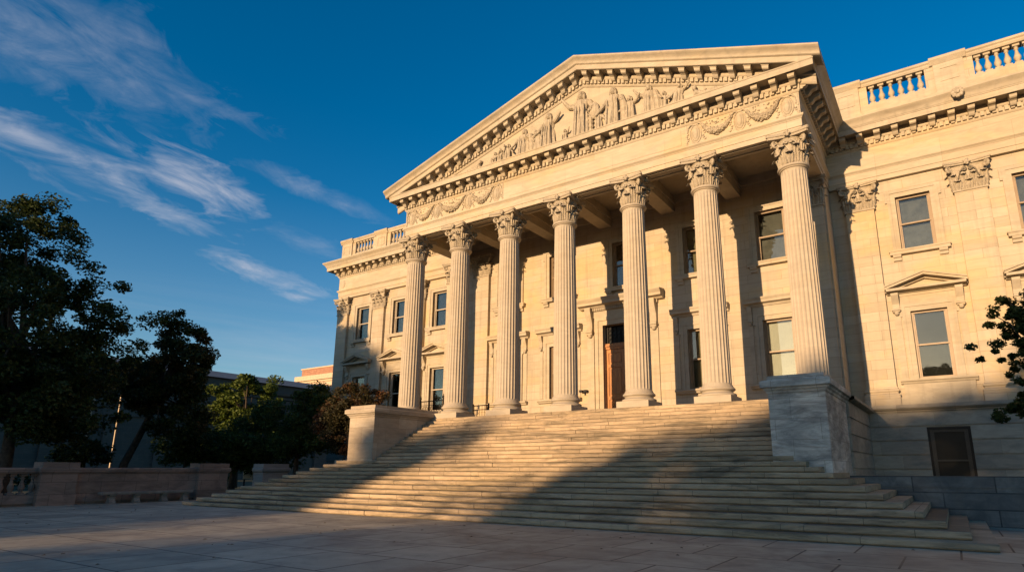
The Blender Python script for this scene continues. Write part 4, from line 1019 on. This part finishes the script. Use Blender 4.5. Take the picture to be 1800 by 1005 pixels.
for i, (p, q, l) in enumerate(((-9.4,-3.4,'overhanging street tree at the left edge of the sunlit gap'),(-19.,-9.4,'street tree sloping up to the left beyond the gap'),(-31.4,-19.,'tall street tree left of the gap'),(-48.,-38.6,'very tall street tree beyond the tall one'),(-62.,-48.,'street tree farthest left across the plaza'))):
    crown_under(p, q, LT, YO-i*1., 'street_tree', l, 60+i, .7 if i < 2 else .95, LB_ if i == 0 else None, twigs=15 if i == 0 else 0, twig_a=(-4.6,-2.4), twig_h=(-3.6,-.2))
crown_under(-5.2, -2.8, lambda x: -6.0, YO-6, 'added_shade_foliage', 'unseen foliage added under the overhanging street tree to narrow the sunlit band', 71, cat='shrub')  # added out of view to block sun beside the lit plaza band

# ------------------------------------------------------------------ light, sky
AZ_, EL_ = SUN_AZ, SUN_EL
S = V3(-sin(AZ_)*cos(EL_), -cos(AZ_)*cos(EL_), sin(EL_))
sd = bpy.data.lights.new('sun', 'SUN'); sd.energy = 5.0; sd.angle = radians(.5); sd.color = (1.0, .66, .355)
so = bpy.data.objects.new('sun', sd); COL.objects.link(so)
from mathutils import Vector
so.rotation_euler = Vector(S).to_track_quat('Z', 'Y').to_euler()
W = bpy.data.worlds.new('World'); SC.world = W; W.use_nodes = True
nt = W.node_tree; L = nt.links.new; bg = nt.nodes['Background']
sky = nd(nt, 'ShaderNodeTexSky', sky_type='NISHITA', sun_disc=False, sun_elevation=EL_, sun_rotation=pi+AZ_, altitude=0., air_density=1.0, dust_density=.55, ozone_density=3.0)
hs = nd(nt, 'ShaderNodeHueSaturation'); hs.inputs['Saturation'].default_value = 1.33; hs.inputs['Value'].default_value = 1.0
L(sky.outputs[0], hs.inputs['Color'])
tc = nd(nt, 'ShaderNodeTexCoord'); sp = nd(nt, 'ShaderNodeSeparateXYZ'); L(tc.outputs['Generated'], sp.inputs[0])
zz = math_(nt, 'ADD', math_(nt, 'MAXIMUM', sp.outputs[2], 0.), .12)
cb = nd(nt, 'ShaderNodeCombineXYZ'); L(math_(nt, 'DIVIDE', sp.outputs[0], zz), cb.inputs[0]); L(math_(nt, 'DIVIDE', sp.outputs[1], zz), cb.inputs[1])
cl = noise(nt, scalevec(nt, cb.outputs[0], (4.6, 2.4, 1), rot=(0, 0, .12)), 1.0, 10, .66, 2.2)
cl2 = noise(nt, scalevec(nt, cb.outputs[0], (9., 6., 1)), 1.0, 6, .6, .8)
cf = None
for cx_, cy_, hx_, hy_, rz_, w_ in ((-1.37,.36,.19,.38,.0,.38), (-1.80,.58,.13,.42,.22,.70), (-1.66,.76,.13,.24,.35,1.0), (-1.87,.83,.07,.16,.2,.6), (-2.05,1.27,.12,.30,.15,.75), (-2.14,1.42,.07,.14,.1,.8), (-1.44,1.0,.06,.25,-.05,.35), (-1.72,1.2,.08,.2,.1,.25)):
    mp = nd(nt, 'ShaderNodeMapping', vector_type='TEXTURE'); L(cb.outputs[0], mp.inputs[0])
    mp.inputs['Location'].default_value = (cx_, cy_, 0); mp.inputs['Rotation'].default_value = (0, 0, rz_); mp.inputs['Scale'].default_value = (hx_, hy_, 1)
    ln = nd(nt, 'ShaderNodeVectorMath', operation='LENGTH'); L(mp.outputs[0], ln.inputs[0])
    dd = math_(nt, 'ADD', ln.outputs['Value'], math_(nt, 'MULTIPLY', math_(nt, 'SUBTRACT', cl2, .5), 2.6))
    mk = math_(nt, 'MULTIPLY', ramp(nt, dd, -.35, 1.55, (1,1,1,1), (0,0,0,1)), w_)
    cf = mk if cf is None else math_(nt, 'MAXIMUM', cf, mk)
cf = math_(nt, 'MULTIPLY', math_(nt, 'MULTIPLY', cf, ramp(nt, cl, .30, .78)), 1.0, True)
haze = math_(nt, 'MULTIPLY', ramp(nt, noise(nt, scalevec(nt, tc.outputs['Generated'], (1.5, 1.5, 14)), 1.6, 6, .6, .4), .46, .75), ramp(nt, sp.outputs[2], .10, .27, (1,1,1,1), (0,0,0,1)))
cf = math_(nt, 'MAXIMUM', cf, math_(nt, 'MULTIPLY', haze, .35))
hz = nd(nt, 'ShaderNodeHueSaturation'); hz.inputs['Saturation'].default_value = 1.08; hz.inputs['Value'].default_value = 1.06; L(sky.outputs[0], hz.inputs['Color'])
skyg = mix(nt, ramp(nt, sp.outputs[2], .10, .40), hz.outputs[0], hs.outputs[0])
sky_c = mix(nt, cf, skyg, (3.5, 3.5, 3.9))
L(sky_c, bg.inputs[0]); bg.inputs[1].default_value = .112

# ------------------------------------------------------------------ camera
cd = bpy.data.cameras.new('camera'); co = bpy.data.objects.new('camera', cd); COL.objects.link(co); SC.camera = co
co.location = (14.361, -23.998, -2.507); co.rotation_euler = (pi/2+.2311, 0, .5704)
cd.sensor_width = 36; cd.lens = 36*1072.68/1800; cd.shift_x = -(971.12-900)/1800; cd.shift_y = (571.73-502.5)/1800
cd.clip_end = 3000; cd.clip_start = .1
SC.cycles.caustics_reflective = False; SC.cycles.caustics_refractive = False
SC.view_settings.view_transform = 'Standard'; SC.view_settings.look = 'None'; SC.view_settings.exposure = .65; SC.view_settings.gamma = 1.
